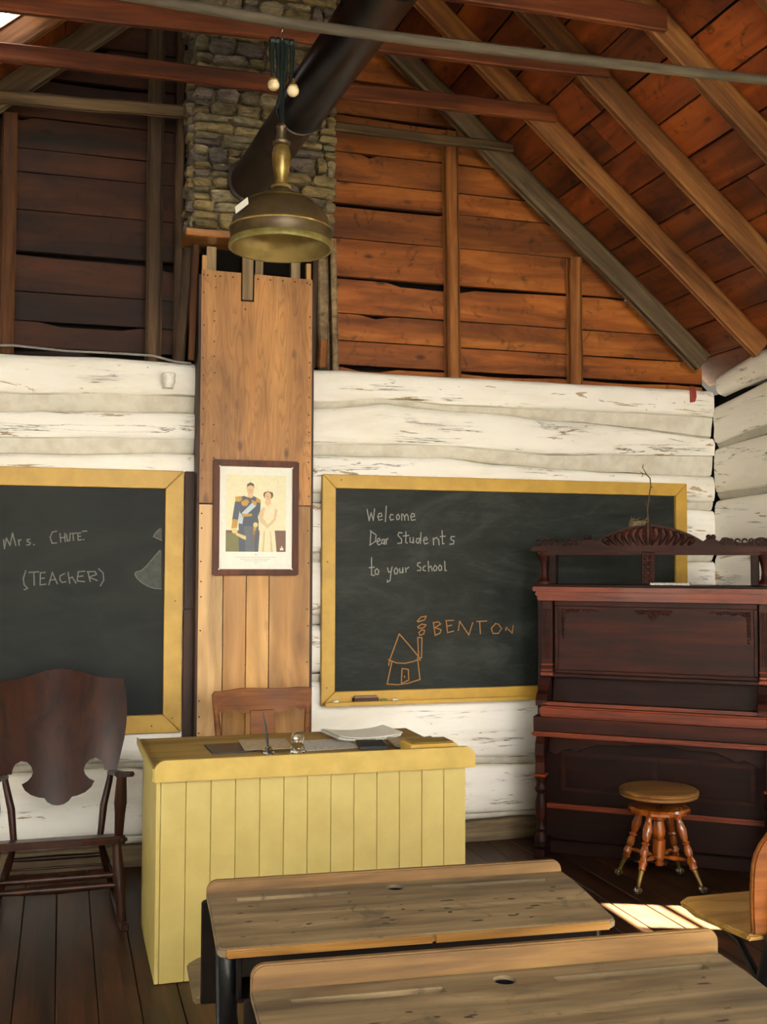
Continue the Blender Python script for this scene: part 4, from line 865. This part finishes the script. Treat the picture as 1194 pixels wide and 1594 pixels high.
# ================================================================== TEACHER'S CHAIR
tc = thing('teacher_chair', 'brown wooden chair with scuffed shaped crest rail behind the yellow desk', 'chair', (.955, 5.22, 0))
cr = [(-.235, .835), (-.19, .828), (-.175, .842), (-.13, .835), (-.10, .822), (0, .820), (.10, .822), (.13, .835), (.165, .842), (.19, .830), (.235, .838), (.243, .87), (.246, .925), (.235, .938), (.18, .940), (.10, .932), (0, .937), (-.10, .940), (-.18, .930), (-.235, .930), (-.246, .915), (-.243, .87)]
panel(cr, .022, lambda x_, z_: .13-.5*x_*x_+(z_-.8)*.12, .03).build('crest_rail', 'chairoak', tc, smooth=True, autosmooth=35)
for s in (-1, 1):
    B().tube([(s*.20, .04, 0), (s*.205, .045, .43), (s*.215, .09, .70), (s*.228, .125, .86)], [.016, .019, .017, .014], 10).build('rear_post', 'chairoak', tc, smooth=True)
    B().lathe([(.013, 0), (.020, .10), (.022, .30), (.018, .42)], (s*.19, -.26, 0), (s*.17, -.25, .42), 14).build('front_leg', 'chairoak', tc, smooth=True)
    B().tube([(s*.19, -.255, .2), (s*.20, .04, .2)], .011, 8).build('side_stretcher', 'chairoak', tc, smooth=True)
B().prism([(-.2, .06), (.2, .06), (.225, -.18), (.20, -.28), (.1, -.30), (-.1, -.30), (-.20, -.28), (-.225, -.18)], 'z', .42, .45).build('seat', 'chairoak', tc, bevel=.008, seg=2)
B().tube([(-.19, -.255, .25), (.19, -.255, .25)], .011, 8).build('front_stretcher', 'chairoak', tc, smooth=True)
b = B().prism([(-.055, .45), (.055, .45), (.065, .62), (.06, .835), (-.06, .835), (-.065, .62)], 'y', .055, .067); b.v = [(v[0], v[1]+(v[2]-.45)*.17, v[2]) for v in b.v]
tag(b.build('back_splat', 'chairoak', tc, bevel=.003))

# ================================================================== ROCKING CHAIR
rc = thing('rocking_chair', 'dark mahogany rocking chair with broad shield-shaped back at the left edge', 'rocking chair', (.003, 5.02, 0))
K = .000835
half = [(0, 68), (80, 75), (170, 108), (250, 121), (325, 122), (341, 130), (352, 190), (358, 250), (360, 310), (355, 400), (345, 480), (320, 600), (305, 672), (240, 672), (236, 645), (225, 618), (195, 603), (165, 612), (142, 640), (132, 672), (140, 700), (160, 724), (188, 738), (172, 772), (140, 802), (100, 820), (72, 826), (55, 850), (30, 867), (0, 872)]
def yback(z_): return .17+(z_-.45)*.36
pts = [(a*K, .460+(872-c)*.000735) for a, c in half]; out = pts+[(-a, c) for a, c in pts[::-1] if a > 0]
b = panel(out, .014, lambda x_, z_: yback(z_)-1.15*x_*x_)
b.build('back_panel', 'rocker', rc, smooth=True, autosmooth=35)
b = B().prism([(-.26, -.24), (-.10, -.27), (0, -.275), (.10, -.27), (.26, -.24), (.285, -.20), (.285, -.05), (.25, .20), (.0, .215), (-.25, .20), (-.285, -.05), (-.285, -.20)], 'z', .372, .405); tiltz = lambda y_: -.21*(y_+.24)
b.v = [(v[0], v[1], v[2]+tiltz(v[1])) for v in b.v]
b.build('seat', 'rocker', rc, bevel=.009, seg=2)
for s in (-1, 1):
    B().tube([(s*.185, .165, .30), (s*.20, .185, .45), (s*.225, .215, .55), (s*.238, .235, .62)], [.014, .017, .015, .012], 10).build('back_post', 'rocker', rc, smooth=True)
    B().lathe([(.018, 0), (.022, .10), (.027, .15), (.023, .22), (.020, .268)], (s*.250, -.17, .385), (s*.258, -.20, .65), 12).build('arm_post', 'rocker', rc, smooth=True)
    arm = [(.215, .24), (.24, .25), (.262, .10), (.275, -.10), (.30, -.18), (.31, -.23), (.29, -.26), (.24, -.255), (.228, -.21), (.238, -.10), (.226, .10)]
    ab = B().prism([(s*a, c) for a, c in arm], 'z', .650, .672); ab.v = [(v[0], v[1], v[2]+tiltz(v[1])*.75) for v in ab.v]
    ab.build('armrest', 'rocker', rc, bevel=.005, seg=2)
    B().lathe([(.017, 0), (.023, .10), (.026, .16), (.018, .30), (.014, .335)], (s*.24, -.20, .38), (s*.265, -.235, .045), 12).build('front_leg', 'rocker', rc, smooth=True)
    B().lathe([(.013, 0), (.018, .10), (.015, .20), (.012, .265)], (s*.185, .16, .30), (s*.248, .235, .045), 12).build('rear_leg', 'rocker', rc, smooth=True)
    b = B(); vs_ = []; fs = []; n = 20
    for i in range(n+1):
        y_ = -.36+.84*i/n; zc = .042+(y_-.02)**2*.30-.028; x_ = s*(.268-.035*(y_+.235))
        for a, c in ((-.014, 0), (.014, 0), (.014, .032), (-.014, .032)): vs_.append((x_+a, y_, zc-.012+c))
    for i in range(n):
        for k in range(4): fs.append((i*4+k, i*4+(k+1) % 4, i*4+4+(k+1) % 4, i*4+4+k))
    fs += [(0, 1, 2, 3), tuple(range(n*4, n*4+4))]
    b.add(vs_, fs).build('rocker', 'rocker', rc, bevel=.004)
    B().tube([(s*.253, -.215, .17), (s*.228, .195, .19)], [.010, .010], 8).build('side_stretcher', 'rocker', rc, smooth=True)
for z_, y_, r_ in ((.240, -.212, .017), (.200, -.222, .019)):
    B().tube([(-.252, y_, z_), (-.1, y_, z_), (0, y_, z_), (.1, y_, z_), (.252, y_, z_)], [r_*.6, r_*.9, r_, r_*.9, r_*.6], 10).build('front_stretcher', 'rocker', rc, smooth=True)
for z_, r_ in ((.225, .013), (.18, .007)):
    B().tube([(-.22, .19, z_), (0, .19, z_), (.22, .19, z_)], [r_*.7, r_, r_*.7], 10).build('rear_stretcher', 'rocker', rc, smooth=True)

# ================================================================== PIANO
pi = thing('upright_piano', 'dark rosewood upright piano with carved gallery standing across the right corner', 'piano', (2.42, 5.40, 0), rad(-38))
PW = 1.22; PD = .46
def part(b, name, mat='piano', **k): return b.build(name, mat, pi, **k)
part(B().b2(0, .028, .10, PD, 0, 1.40), 'side_panel', 'piano_dark', bevel=.003); part(B().b2(PW-.028, PW, .10, PD, 0, 1.40), 'side_panel', 'piano_dark', bevel=.003)
part(B().b2(.028, PW-.028, PD-.03, PD-.01, .05, 1.40), 'back_panel', 'piano_dark')
part(B().b2(-.018, PW+.018, .055, PD+.004, 1.405, 1.43), 'top_lid', 'piano_red', bevel=.005, seg=2)
part(B().b2(-.008, PW+.008, .075, PD, 1.378, 1.404).b2(-.002, PW+.002, .092, .12, 1.355, 1.378), 'cornice', 'piano_red', bevel=.006, seg=2)
# upper panel with raised frame
part(B().b2(.09, PW-.09, .135, .15, .985, 1.355), 'music_panel', 'piano')
part(B().b2(.088, PW-.088, .122, .134, 1.325, 1.354).b2(.088, PW-.088, .118, .134, .965, .985).b2(.088, .108, .122, .134, .985, 1.325).b2(PW-.108, PW-.088, .122, .134, .985, 1.325), 'panel_frame', 'piano', bevel=.003)
for x0 in (.022, PW-.082):
    part(B().b2(x0, x0+.06, .098, .135, .99, 1.354), 'pilaster', 'piano', bevel=.003)
    b = B()
    for k in range(4): b.tube([(x0+.012+k*.012, .097, 1.04), (x0+.012+k*.012, .097, 1.31)], .0042, 6)
    part(b, 'fluting', 'piano', smooth=True)
    part(B().b2(x0-.006, x0+.066, .088, .135, .95, .972).b2(x0-.003, x0+.063, .092, .135, .972, .99).b2(x0-.003, x0+.063, .09, .135, 1.005, 1.018), 'pilaster_base', 'piano_red', bevel=.004)
    # cheek block beside the keys with a scrolled front
    ck = [(.0, .80), (.0, .83), (.02, .86), (.045, .875), (.07, .905), (.09, .945), (.13, .95), (.13, .80)]
    part(B().prism(ck, 'x', x0-.01, x0+.05), 'cheek', 'piano', bevel=.004)
def applique(b, cx, cz, dirx, dirz, n, step):
    for k in range(n):
        r = .010*(1-.055*k); b.ball((cx+dirx*k*step, .128, cz+dirz*k*step-.004*abs(dirx)*math.sin(k*1.7)), max(r, .003), 8, (1, .5, 1))
b = B()
for sx, x_ in ((1, .135), (-1, PW-.135)):
    applique(b, x_, 1.300, sx, 0, 10, .0165); applique(b, x_, 1.285, 0, -1, 9, .0165)
    b.tube([(x_-sx*.008, .131, 1.17), (x_-sx*.008, .131, 1.308), (x_+sx*.15, .131, 1.308), (x_+sx*.19, .131, 1.302)], .0035, 6)
applique(b, PW/2, 1.295, 1, 0, 7, .014); applique(b, PW/2, 1.295, -1, 0, 7, .014); applique(b, PW/2, 1.28, 0, -1, 2, .014); b.tube([(PW/2-.10, .131, 1.308), (PW/2+.10, .131, 1.308)], .0035, 6)
for s in (-1, 1): b.tube([(PW/2+s*(.012+.012*math.cos(t_)), .130, 1.282+.012*math.sin(t_)) for t_ in [k*.7 for k in range(9)]], .003, 6)
tag(part(b, 'carved_applique', 'piano', smooth=True), kind='stuff')
# fallboard, key slip, key bed
part(B().prism([(.15, .80), (.20, .80), (.20, .965), (.185, .965)], 'x', .07, PW-.07), 'fallboard', 'piano_dark')
part(B().b2(.028, PW-.028, .10, .20, .945, .965), 'fall_cornice', 'piano', bevel=.003)
part(B().b2(.05, PW-.05, .012, .15, .80, .812), 'key_cover', 'piano_dark', bevel=.004)
part(B().b2(.045, PW-.045, -.004, .02, .806, .824), 'key_slip_molding', 'piano_red', bevel=.007, seg=2)
part(B().b2(.03, PW-.03, -.002, .15, .745, .800), 'key_slip', 'piano_red', bevel=.010, seg=3)
part(B().b2(-.002, PW+.002, .006, .18, .665, .744), 'key_bed', 'piano', bevel=.004)
part(B().b2(-.010, PW+.010, -.008, .18, .640, .664), 'key_bed_molding', 'piano_red', bevel=.008, seg=2)
# lower panel
part(B().b2(.028, PW-.028, .175, .19, .0, .64), 'lower_panel', 'piano_dark')
def apron():
    n = 30; top = .638; pts = []
    for k in range(n+1):
        f = k/n; x_ = .05+(PW-.10)*f; u = abs(f-.5)*2
        z_ = .60 if u < .55 else (.60-.05*((u-.55)/.2) if u < .75 else (.55+.02*math.sin((u-.75)*25)))
        if u < .25: z_ = .612
        pts.append((x_, z_-.01))
    return pts+[(PW-.05, top), (.05, top)]
part(B().prism(apron(), 'y', .145, .172), 'apron', 'piano', bevel=.002)
part(B().b2(.11, PW-.11, .158, .174, .515, .54).b2(.11, PW-.11, .158, .174, .33, .35).b2(.11, .135, .158, .174, .35, .515).b2(PW-.135, PW-.11, .158, .174, .35, .515).b2(PW/2-.015, PW/2+.015, .158, .174, .35, .515), 'panel_molding', 'piano', bevel=.006, seg=2)
part(B().b2(.03, PW-.03, .145, .174, .235, .262), 'lower_rail', 'piano_red', bevel=.008, seg=2)
part(B().b2(.03, PW-.03, .135, .174, .0, .07), 'plinth', 'piano_dark', bevel=.004)
for x_ in (.032, PW-.032):
    t_ = part(B().lathe([(.034, 0), (.034, .02), (.026, .035), (.020, .05), (.028, .065), (.022, .08), (.018, .10), (.026, .125), (.031, .16), (.031, .20), (.024, .235), (.020, .25), (.030, .262), (.034, .275), (.026, .29), (.024, .31), (.032, .325), (.034, .345)], (x_, .035, .085), (x_, .035, 1), 18), 'turned_leg', 'piano', smooth=True)
    part(B().prism([(.0, .44), (.01, .50), (-.004, .54), (.0, .60), (.03, .638), (.12, .638), (.12, .60), (.07, .56), (.06, .50), (.062, .44)], 'x', x_-.024, x_+.024), 'console_bracket', 'piano', bevel=.005)
    part(B().b2(x_-.032, x_+.032, -.005, .17, .055, .085).b2(x_-.028, x_+.028, -.02, .17, 0, .055), 'toe_block', 'piano_dark', bevel=.006)
    part(B().b2(x_-.034, x_+.034, .0, .07, .425, .44), 'leg_capital', 'piano_red', bevel=.004)
b = B().b2(PW/2-.11, PW/2+.11, .10, .15, .02, .17)
part(b, 'pedal_box', 'piano_dark', bevel=.004)
for s in (-1, 1): part(B().box((PW/2+s*.055, .03, .045), (.05, .13, .012)), 'pedal', 'brass_dark', bevel=.004)
# ---- gallery on top: shelf, turned posts, rail, carved crest (no back, the wall shows through)
GZ = 1.430
part(B().b2(-.01, PW+.01, .09, PD-.10, GZ, GZ+.014), 'gallery_base', 'piano_dark', bevel=.003)
GX = [.03, PW/2-.02, PW-.05]
for i, x_ in enumerate(GX):
    if i == 1:
        part(B().b2(x_-.032, x_+.032, .10, .13, GZ+.014, GZ+.19), 'center_post', 'piano', bevel=.004)
        b = B()
        for k in range(5):
            for s in (-1, 1): b.ball((x_+s*.013, .098, GZ+.03+k*.032), .012, 8, (1, .5, 1.2))
        part(b, 'post_carving', 'piano', smooth=True)
    else:
        part(B().lathe([(.042, 0), (.042, .012), (.030, .025), (.022, .04), (.019, .07), (.022, .10), (.030, .13), (.040, .15), (.044, .176)], (x_, .14, GZ+.014), (x_, .14, 9), 18), 'turned_post', 'piano', smooth=True)
        part(B().b2(x_+(.03 if i == 0 else -.07), x_+(.07 if i == 0 else -.03), .11, .17, GZ+.014, GZ+.19), 'rear_post', 'piano_dark', bevel=.004)
part(B().b2(-.03, PW+.03, .085, .30, GZ+.190, GZ+.215).b2(.0, PW, .10, .28, GZ+.172, GZ+.190), 'gallery_shelf', 'piano', bevel=.005, seg=2)
CZ = GZ+.215; xc = PW/2-.02
def crest_z(x_):
    u = abs(x_-xc)
    if u < .27: return .030+.085*(math.cos(u/.27*math.pi*.5)**.8)
    if u < .36: return .028+.03*max(0, 1-abs(u-.315)/.035)
    return .018+.030*(1+math.sin((u-.36)*36+.6))*.5
n = 90; top_ = [(PW*k/n, CZ+crest_z(PW*k/n)) for k in range(n+1)]
part(B().prism([(0, CZ), (PW, CZ)]+top_[::-1], 'y', .12, .142), 'crest_board', 'piano', smooth=True, autosmooth=50)
b = B()
for s in (-1, 1):
    for k in range(6):
        u = .03+k*.037; x0 = xc+s*u; h = crest_z(xc+s*(u+.012))-.012
        b.tube([(x0-s*.014, .120, CZ+.008), (x0+s*.006, .116, CZ+.012+h*.30), (x0+s*.014, .113, CZ+.006+h*.62), (x0+s*.006, .112, CZ+h*.90), (x0-s*.008, .116, CZ+h)], [.006, .013, .0165, .0145, .006], 8)
    b.tube([(xc+s*(.016+.016*math.cos(t_)), .112, CZ+.055+.018*math.sin(t_)) for t_ in [k*.6 for k in range(10)]], .005, 7)
    for u in (.305, .328): b.ball((xc+s*u, .122, CZ+.05), .014, 10)
    for k in range(7):
        u = .38+k*.034; 
        if u < .60: b.tube([(xc+s*(u+.013*math.cos(t_)), .115, CZ+.026+.013*math.sin(t_)) for t_ in [j*.75 for j in range(8)]], .005, 7)
b.tube([(xc, .11, CZ+.01), (xc, .102, CZ+.06), (xc, .104, CZ+.125)], [.006, .014, .010], 8)
tag(part(b, 'crest_carving', 'piano', smooth=True), kind='stuff')
R38 = Matrix.Rotation(rad(-38), 4, 'Z')
def on_piano(x_, y_, z_): return Vector((2.42, 5.40, 0))+(R38 @ Vector((x_, y_, 0)))+Vector((0, 0, z_))
ns = thing('bird_nest', 'small dry bird nest tucked against the carved crest of the piano', 'nest', on_piano(xc-.06, .20, CZ+.001))
b = B(); rs = random.Random(3)
for k in range(70):
    a = rs.uniform(0, 6.28); r = rs.uniform(.035, .062); z0 = rs.uniform(.004, .145)
    p0 = Vector((r*math.cos(a), r*math.sin(a)*.8, z0)); a2 = a+rs.uniform(.5, 1.4)
    b.tube([p0, Vector((r*1.15*math.cos((a+a2)/2), r*.9*math.sin((a+a2)/2), z0+rs.uniform(-.01, .02))).lerp(p0, .1), (r*math.cos(a2), r*.8*math.sin(a2), max(.003, z0+rs.uniform(-.015, .03)))], .0018, 4)
b.lathe([(.03, .002), (.052, .02), (.058, .10), (.050, .135), (.03, .10), (.005, .09)], n=14)
tag(b.build('straw', 'nest', ns), kind='stuff')
tw = thing('dead_twig', 'thin crooked dead twig standing up from the nest on the piano', 'twig', on_piano(xc-.01, .20, CZ+.002))
B().tube([(0, 0, .002), (.0, 0, .13), (-.006, 0, .20), (.006, 0, .27), (.016, 0, .325), (.012, 0, .365), (-.010, 0, .385), (-.028, 0, .388), (-.036, 0, .372)], [.005, .004, .004, .0035, .0035, .003, .003, .0025, .0015], 6).build('main_stem', 'twig', tw, smooth=True)
for p, q in (((-.01, 0, .385), (-.034, 0, .425)), ((.014, 0, .32), (.03, 0, .315)), ((-.004, 0, .21), (-.022, 0, .235)), ((.002, 0, .24), (.018, 0, .25)), ((-.03, 0, .388), (-.05, 0, .40)), ((-.034, 0, .42), (-.026, 0, .44))):
    B().tube([p, q], [.003, .0012], 5).build('side_twig', 'twig', tw)
bk = B().box((0, 0, .006), (.20, .12, .012)).build('booklet', 'paper_grey', bevel=.001, loc=on_piano(.70, .155, GZ+.0145), rot=(0, 0, rad(-36)))
tag(bk, 'thin grey booklet lying on the piano under the carved gallery', 'booklet')

# ================================================================== PIANO STOOL
st = thing('piano_stool', 'round amber wood piano stool with turned legs and glass ball feet', 'stool', (2.815, 4.80, 0), rad(-12))
B().lathe([(.165, 0), (.185, .004), (.190, .012), (.190, .017), (.184, .020), (.190, .024), (.191, .031), (.182, .038), (.14, .041), (.0005, .042)], (0, 0, .425), (0, 0, 1), 48).build('seat', 'stool_seat', st, smooth=True, autosmooth=30)
B().lathe([(.12, 0), (.145, .008), (.150, .022), (.142, .034), (.10, .040)], (0, 0, .345), (0, 0, 1), 40).build('seat_drum', 'stool', st, smooth=True)
B().lathe([(.010, 0), (.022, .008), (.024, .018), (.015, .026), (.026, .036), (.031, .050), (.028, .06), (.032, .075), (.032, .13), (.022, .138), (.030, .148), (.034, .17), (.028, .20), (.024, .22), (.038, .232), (.038, .245), (.026, .255), (.026, .27)], (0, 0, .085), (0, 0, 1), 22).build('center_column', 'stool', st, smooth=True)
B().tube([(0, 0, .36), (0, 0, .43)], .014, 10).build('screw', 'iron', st, smooth=True)
for k in range(4):
    a = rad(45+90*k); ca, sa = math.cos(a), math.sin(a)
    pt = Vector((ca*.095, sa*.095, .348)); pb = Vector((ca*.205, sa*.205, .03)); Ln = (pb-pt).length
    prof = [(.015, 0), (.020, .012), (.014, .025), (.018, .04), (.024, .075), (.019, .11), (.013, .125), (.021, .135), (.014, .145), (.019, .165), (.021, .185), (.014, .20), (.019, .212), (.024, .225), (.018, .24), (.020, .255), (.012, .262)]
    g = B().lathe(prof, pt, pb, 16).build('leg', 'stool', st, smooth=True)
    dd = (pb-pt).normalized(); q0 = pt+dd*.26; q1 = pt+dd*(Ln-.004)+Vector((ca*.012, sa*.012, 0))
    B().tube([q0, q0.lerp(q1, .5), q1], [.013, .010, .008], 10).build('claw_ferrule', 'brass', g, smooth=True)
    fc = Vector((q1.x+ca*.006, q1.y+sa*.006, .0185))
    B().ball(fc, .018, 14).build('glass_ball', 'glass', g, smooth=True)
    b = B()
    for j in range(4):
        th = a+j*math.pi/2+.4; o3 = Vector((math.cos(th), math.sin(th), 0))
        b.tube([q1, fc+o3*.015+Vector((0, 0, .010)), fc+o3*.019, fc+o3*.013-Vector((0, 0, .012))], [.004, .0035, .003, .001], 6)
    b.build('claw', 'brass', g, smooth=True)
    sp_ = pt+dd*.215
    B().lathe([(.007, 0), (.010, .03), (.014, .06), (.010, .09), (.007, .13)], (ca*.022, sa*.022, .135), sp_, 10).build('stretcher', 'stool', st, smooth=True)

# ================================================================== SCHOOL DESKS
def boolean(o, cut):
    md = o.modifiers.new('cut', 'BOOLEAN'); md.operation = 'DIFFERENCE'; md.solver = 'EXACT'; md.object = cut
    dg = bpy.context.evaluated_depsgraph_get(); me = bpy.data.meshes.new_from_object(o.evaluated_get(dg)); o.modifiers.clear(); o.data = me
    bpy.data.objects.remove(cut)
def school_desk(label, loc, rz, W_, zt, zf, D_, seat=True, lh=.032):
    """origin: floor point under the rear left corner; local x right, local y away from the pupil"""
    t_ = thing('school_desk', label, 'school desk', loc, rz, 'school desks in the foreground')
    sl_ = math.atan((zt-zf)/(D_-.11)); fy = -.11
    # desktop: flat rear strip + sloping leaf, one board with rounded front corners
    n = 6; r = .020
    def zt_(y_): return zt if y_ > fy else zt+(y_-fy)*math.tan(sl_)
    outl = [(0, 0), (W_, 0), (W_, fy)]+[(W_-r+r*math.cos(rad(-90*k/n)), -D_+r+r*math.sin(rad(-90*k/n))) for k in range(n+1)]+[(r+r*math.cos(rad(270-90*k/n)), -D_+r+r*math.sin(rad(270-90*k/n))) for k in range(n+1)]+[(0, fy)]
    b = B(); m_ = len(outl); vs_ = [(x_, y_, zt_(y_)) for x_, y_ in outl]+[(x_, y_, zt_(y_)-.022) for x_, y_ in outl]
    ia = 2; ib = m_-1
    fs = [(0, 1, 2, ib), tuple(range(2, m_)), tuple([m_+0, m_+1, m_+2, m_+ib])[::-1], tuple(range(m_+2, 2*m_))[::-1]]+[(k, (k+1) % m_, m_+(k+1) % m_, m_+k) for k in range(m_)]
    b.add(vs_, fs); top = b.build('desktop', ['school'], t_, bevel=.004, seg=2)
    c = B(); c.lathe([(.026, -.03), (.026, .05)], (W_*.5, -.055, zt-.01), (W_*.5, -.055, 9), 24)
    for (a, e) in ((.075, .37*W_), (.60*W_, W_-.075)):
        c.b2(a, e, -.092, -.062, zt-.012, zt+.03)
    cut = c.build('cut', 'black'); cut.parent = t_
    bpy.context.view_layer.update(); boolean(top, cut)
    B().lathe([(.0265, 0), (.0265, .012), (.0235, .014), (.0225, .002)], (W_*.5, -.055, zt-.022), (W_*.5, -.055, 9), 24, caps=False).lathe([(.0225, 0), (.0225, .003)], (W_*.5, -.055, zt-.022), (W_*.5, -.055, 9), 24).build('inkwell_cup', 'iron', t_, smooth=True)
    # front edge strip in brighter varnish
    for x0, x1 in ((r, W_*.52-.0008), (W_*.52+.0008, W_-r)):
        centred(B().b2(x0, x1, -D_-.010, -D_+.0005, zf-.022, zf-.001), 'edge_strip', 'school_edge', t_, bevel=.004, seg=2)
    rr = .03
    led = [(0, zt-.02), (W_, zt-.02)]+arc(W_-rr, zt+lh-rr, rr, 0, 90, 6)+arc(rr, zt+lh-rr, rr, 90, 180, 6)
    B().prism(led, 'y', .0005, .020).build('rear_ledge', 'school_ledge', t_, bevel=.004, seg=2)
    # book box under the leaf
    B().b2(.05, W_-.05, -D_+.012, -.02, zf-.135, zf-.125).b2(.05, .06, -D_+.012, -.02, zf-.125, zf-.024).b2(W_-.06, W_-.05, -D_+.012, -.02, zf-.125, zf-.024).b2(.06, W_-.06, -D_+.012, -D_+.02, zf-.075, zf-.0235).b2(.05, W_-.05, -.032, -.022, zf-.125, zf-.024).build('book_box', 'shade_dark', t_, bevel=.002)
    # cast iron standards: leg under the desktop, flared foot
    for x_ in (.035, W_-.035):
        g = B().tube([(x_, -D_+.10, zf-.026), (x_, -D_+.07, zf-.10), (x_, -D_+.10, zf-.22), (x_, -D_+.17, zf-.36), (x_, -.14, .16), (x_, -.16, .03)], [.026, .024, .022, .020, .020, .024], 10).build('iron_standard', 'iron', t_, smooth=True)
        B().tube([(x_, -D_+.04, .018), (x_, -.16, .030), (x_, .06, .018)], [.016, .018, .016], 8).build('foot', 'iron', g, smooth=True)
        B().tube([(x_, -D_+.06, zf-.040), (x_, -.20, zf-.028), (x_, -.02, zt-.034)], .010, 8).build('top_bracket', 'iron', g, smooth=True)
        B().tube([(x_, -.10, .30), (x_, -.02, .38), (x_, .015, .50), (x_, .028, zt-.06)], .010, 8).build('back_brace', 'iron', g, smooth=True)
    if seat:
        # the backrest and folding seat of the row in front are carried by this desk
        bb = B()
        for k in range(3): pass
        a = .34; bb.prism([(-.012, .36), (W_+.012, .36), (W_+.012, zt-.03), (W_-.01, zt-.022), (.01, zt-.022), (-.012, zt-.03)], 'y', .022, .036)
        bb.build('seat_back', 'shade_dark', t_, bevel=.004)
        sb = B().prism([(-.03, .04), (W_+.03, .04), (W_+.035, .30), (W_+.0, .345), (.0, .345), (-.035, .30)], 'z', .355, .375)
        sb.build('folding_seat', 'school', t_, bevel=.005, seg=2)
        for x_ in (.08, W_-.08): B().tube([(x_, -.10, .26), (x_, .05, .345), (x_, .25, .345)], .010, 8).build('seat_arm', 'iron', t_, smooth=True)
    return t_
def fix_cups(): pass
d1 = school_desk('worn wooden school desk in front of the yellow desk, the farther of two', (.392, 3.02, 0), rad(-3.4), 1.025, .664, .642, .375)
d2 = school_desk('worn wooden school desk nearest the camera, cut by the bottom edge of the photo', (.398, 2.335, 0), rad(-3.4), 1.09, .657, .638, .43, lh=.053)
def stain_bits(t_, W_, zt, zf, D_, seed, n):
    rs = random.Random(seed); fy = -.11; b = B()
    for k in range(n):
        x_ = rs.uniform(.06, W_-.06); y_ = rs.uniform(-D_+.05, fy-.02); z_ = zt+(y_-fy)*(zt-zf)/(D_-.11)+.0006
        m_ = 7; r0 = rs.uniform(.003, .011); el = rs.uniform(1, 2.2)
        sl2 = (zt-zf)/(D_-.11); vs_ = []
        for j in range(m_):
            rr = r0*rs.uniform(.4, 1.2); a = 2*math.pi*j/m_; dx, dy = rr*el*math.cos(a), rr*math.sin(a)*.6; vs_.append((x_+dx, y_+dy, z_+dy*sl2))
        b.add(vs_, [tuple(range(m_))])
    for k in range(n//4):
        x_ = rs.uniform(.1, W_-.1); y_ = rs.uniform(-D_+.08, fy-.05); a = rs.uniform(-.6, .6); L = rs.uniform(.03, .09)
        p0 = Vector((x_, y_, 0)); dx = Vector((math.cos(a), math.sin(a), 0))*L; nn = Vector((-math.sin(a), math.cos(a), 0))*.0008
        vs_ = [p0-nn, p0+dx-nn, p0+dx+nn, p0+nn]
        b.add([(v.x, v.y, zt+(v.y-fy)*(zt-zf)/(D_-.11)+.0007) for v in vs_], [(0, 1, 2, 3)])
    tag(b.build('ink_stain', 'nail', t_), kind='stuff')
stain_bits(d1, 1.025, .664, .642, .375, 5, 34); stain_bits(d2, 1.09, .657, .638, .43, 9, 24)

# ================================================================== SCHOOL BENCH AT THE RIGHT EDGE
bn = thing('school_bench', 'golden wooden school bench with high curved back at the right edge', 'bench', (2.035, 2.95, 0))
SW = .95
b = B().prism([(0, .0), (SW, .0), (SW+.0, .36), (SW-.03, .40), (.03, .40), (-.008, .375), (0, .30)], 'z', .405, .425)
b.v = [(v[0]-(.05 if v[1] < .08 and v[0] < .5 else 0)*(0 if v[1] < .01 else 1), v[1], v[2]-.018*math.sin(min(max(v[1]/.4, 0), 1)*math.pi)) for v in b.v]
b.build('seat', 'seat_oak', bn, bevel=.007, seg=2)
n = 12; vs_ = []; fs = []; Z0, Z1 = .43, .80
for i in range(n+1):
    f = i/n; z_ = Z0+(Z1-Z0)*f; inset = .10*max(0, (f-.55)/.45)**2.2 + .004; yo = -.012-.03*math.sin(f*math.pi)*-1*.4-.05*f*f
    for x_, yy in ((inset, yo-.011), (SW-inset, yo-.011), (SW-inset, yo+.011), (inset, yo+.011)): vs_.append((x_, yy, z_))
for i in range(n):
    for k in range(4): fs.append((i*4+k, i*4+(k+1) % 4, i*4+4+(k+1) % 4, i*4+4+k))
fs += [(0, 1, 2, 3), tuple(range(n*4, n*4+4))]
B().add(vs_, fs).build('backrest', 'chairoak', bn, bevel=.006, seg=2)
for x_ in (.07, SW-.07):
    g = B().tube([(x_+.03, -.03, .70), (x_+.02, -.035, .55), (x_, -.03, .40), (x_-.01, .02, .25), (x_+.0, .10, .12), (x_, .12, .02)], [.012, .018, .028, .026, .026, .03], 10).build('iron_standard', 'iron', bn, smooth=True)
    B().tube([(x_-.01, .04, .28), (x_-.015, .13, .36), (x_-.02, .26, .392)], [.014, .012, .010], 8).build('seat_bracket', 'iron', g, smooth=True)
    B().tube([(x_, -.06, .018), (x_, .12, .03), (x_, .30, .018)], [.016, .02, .016], 8).build('foot', 'iron', g, smooth=True)
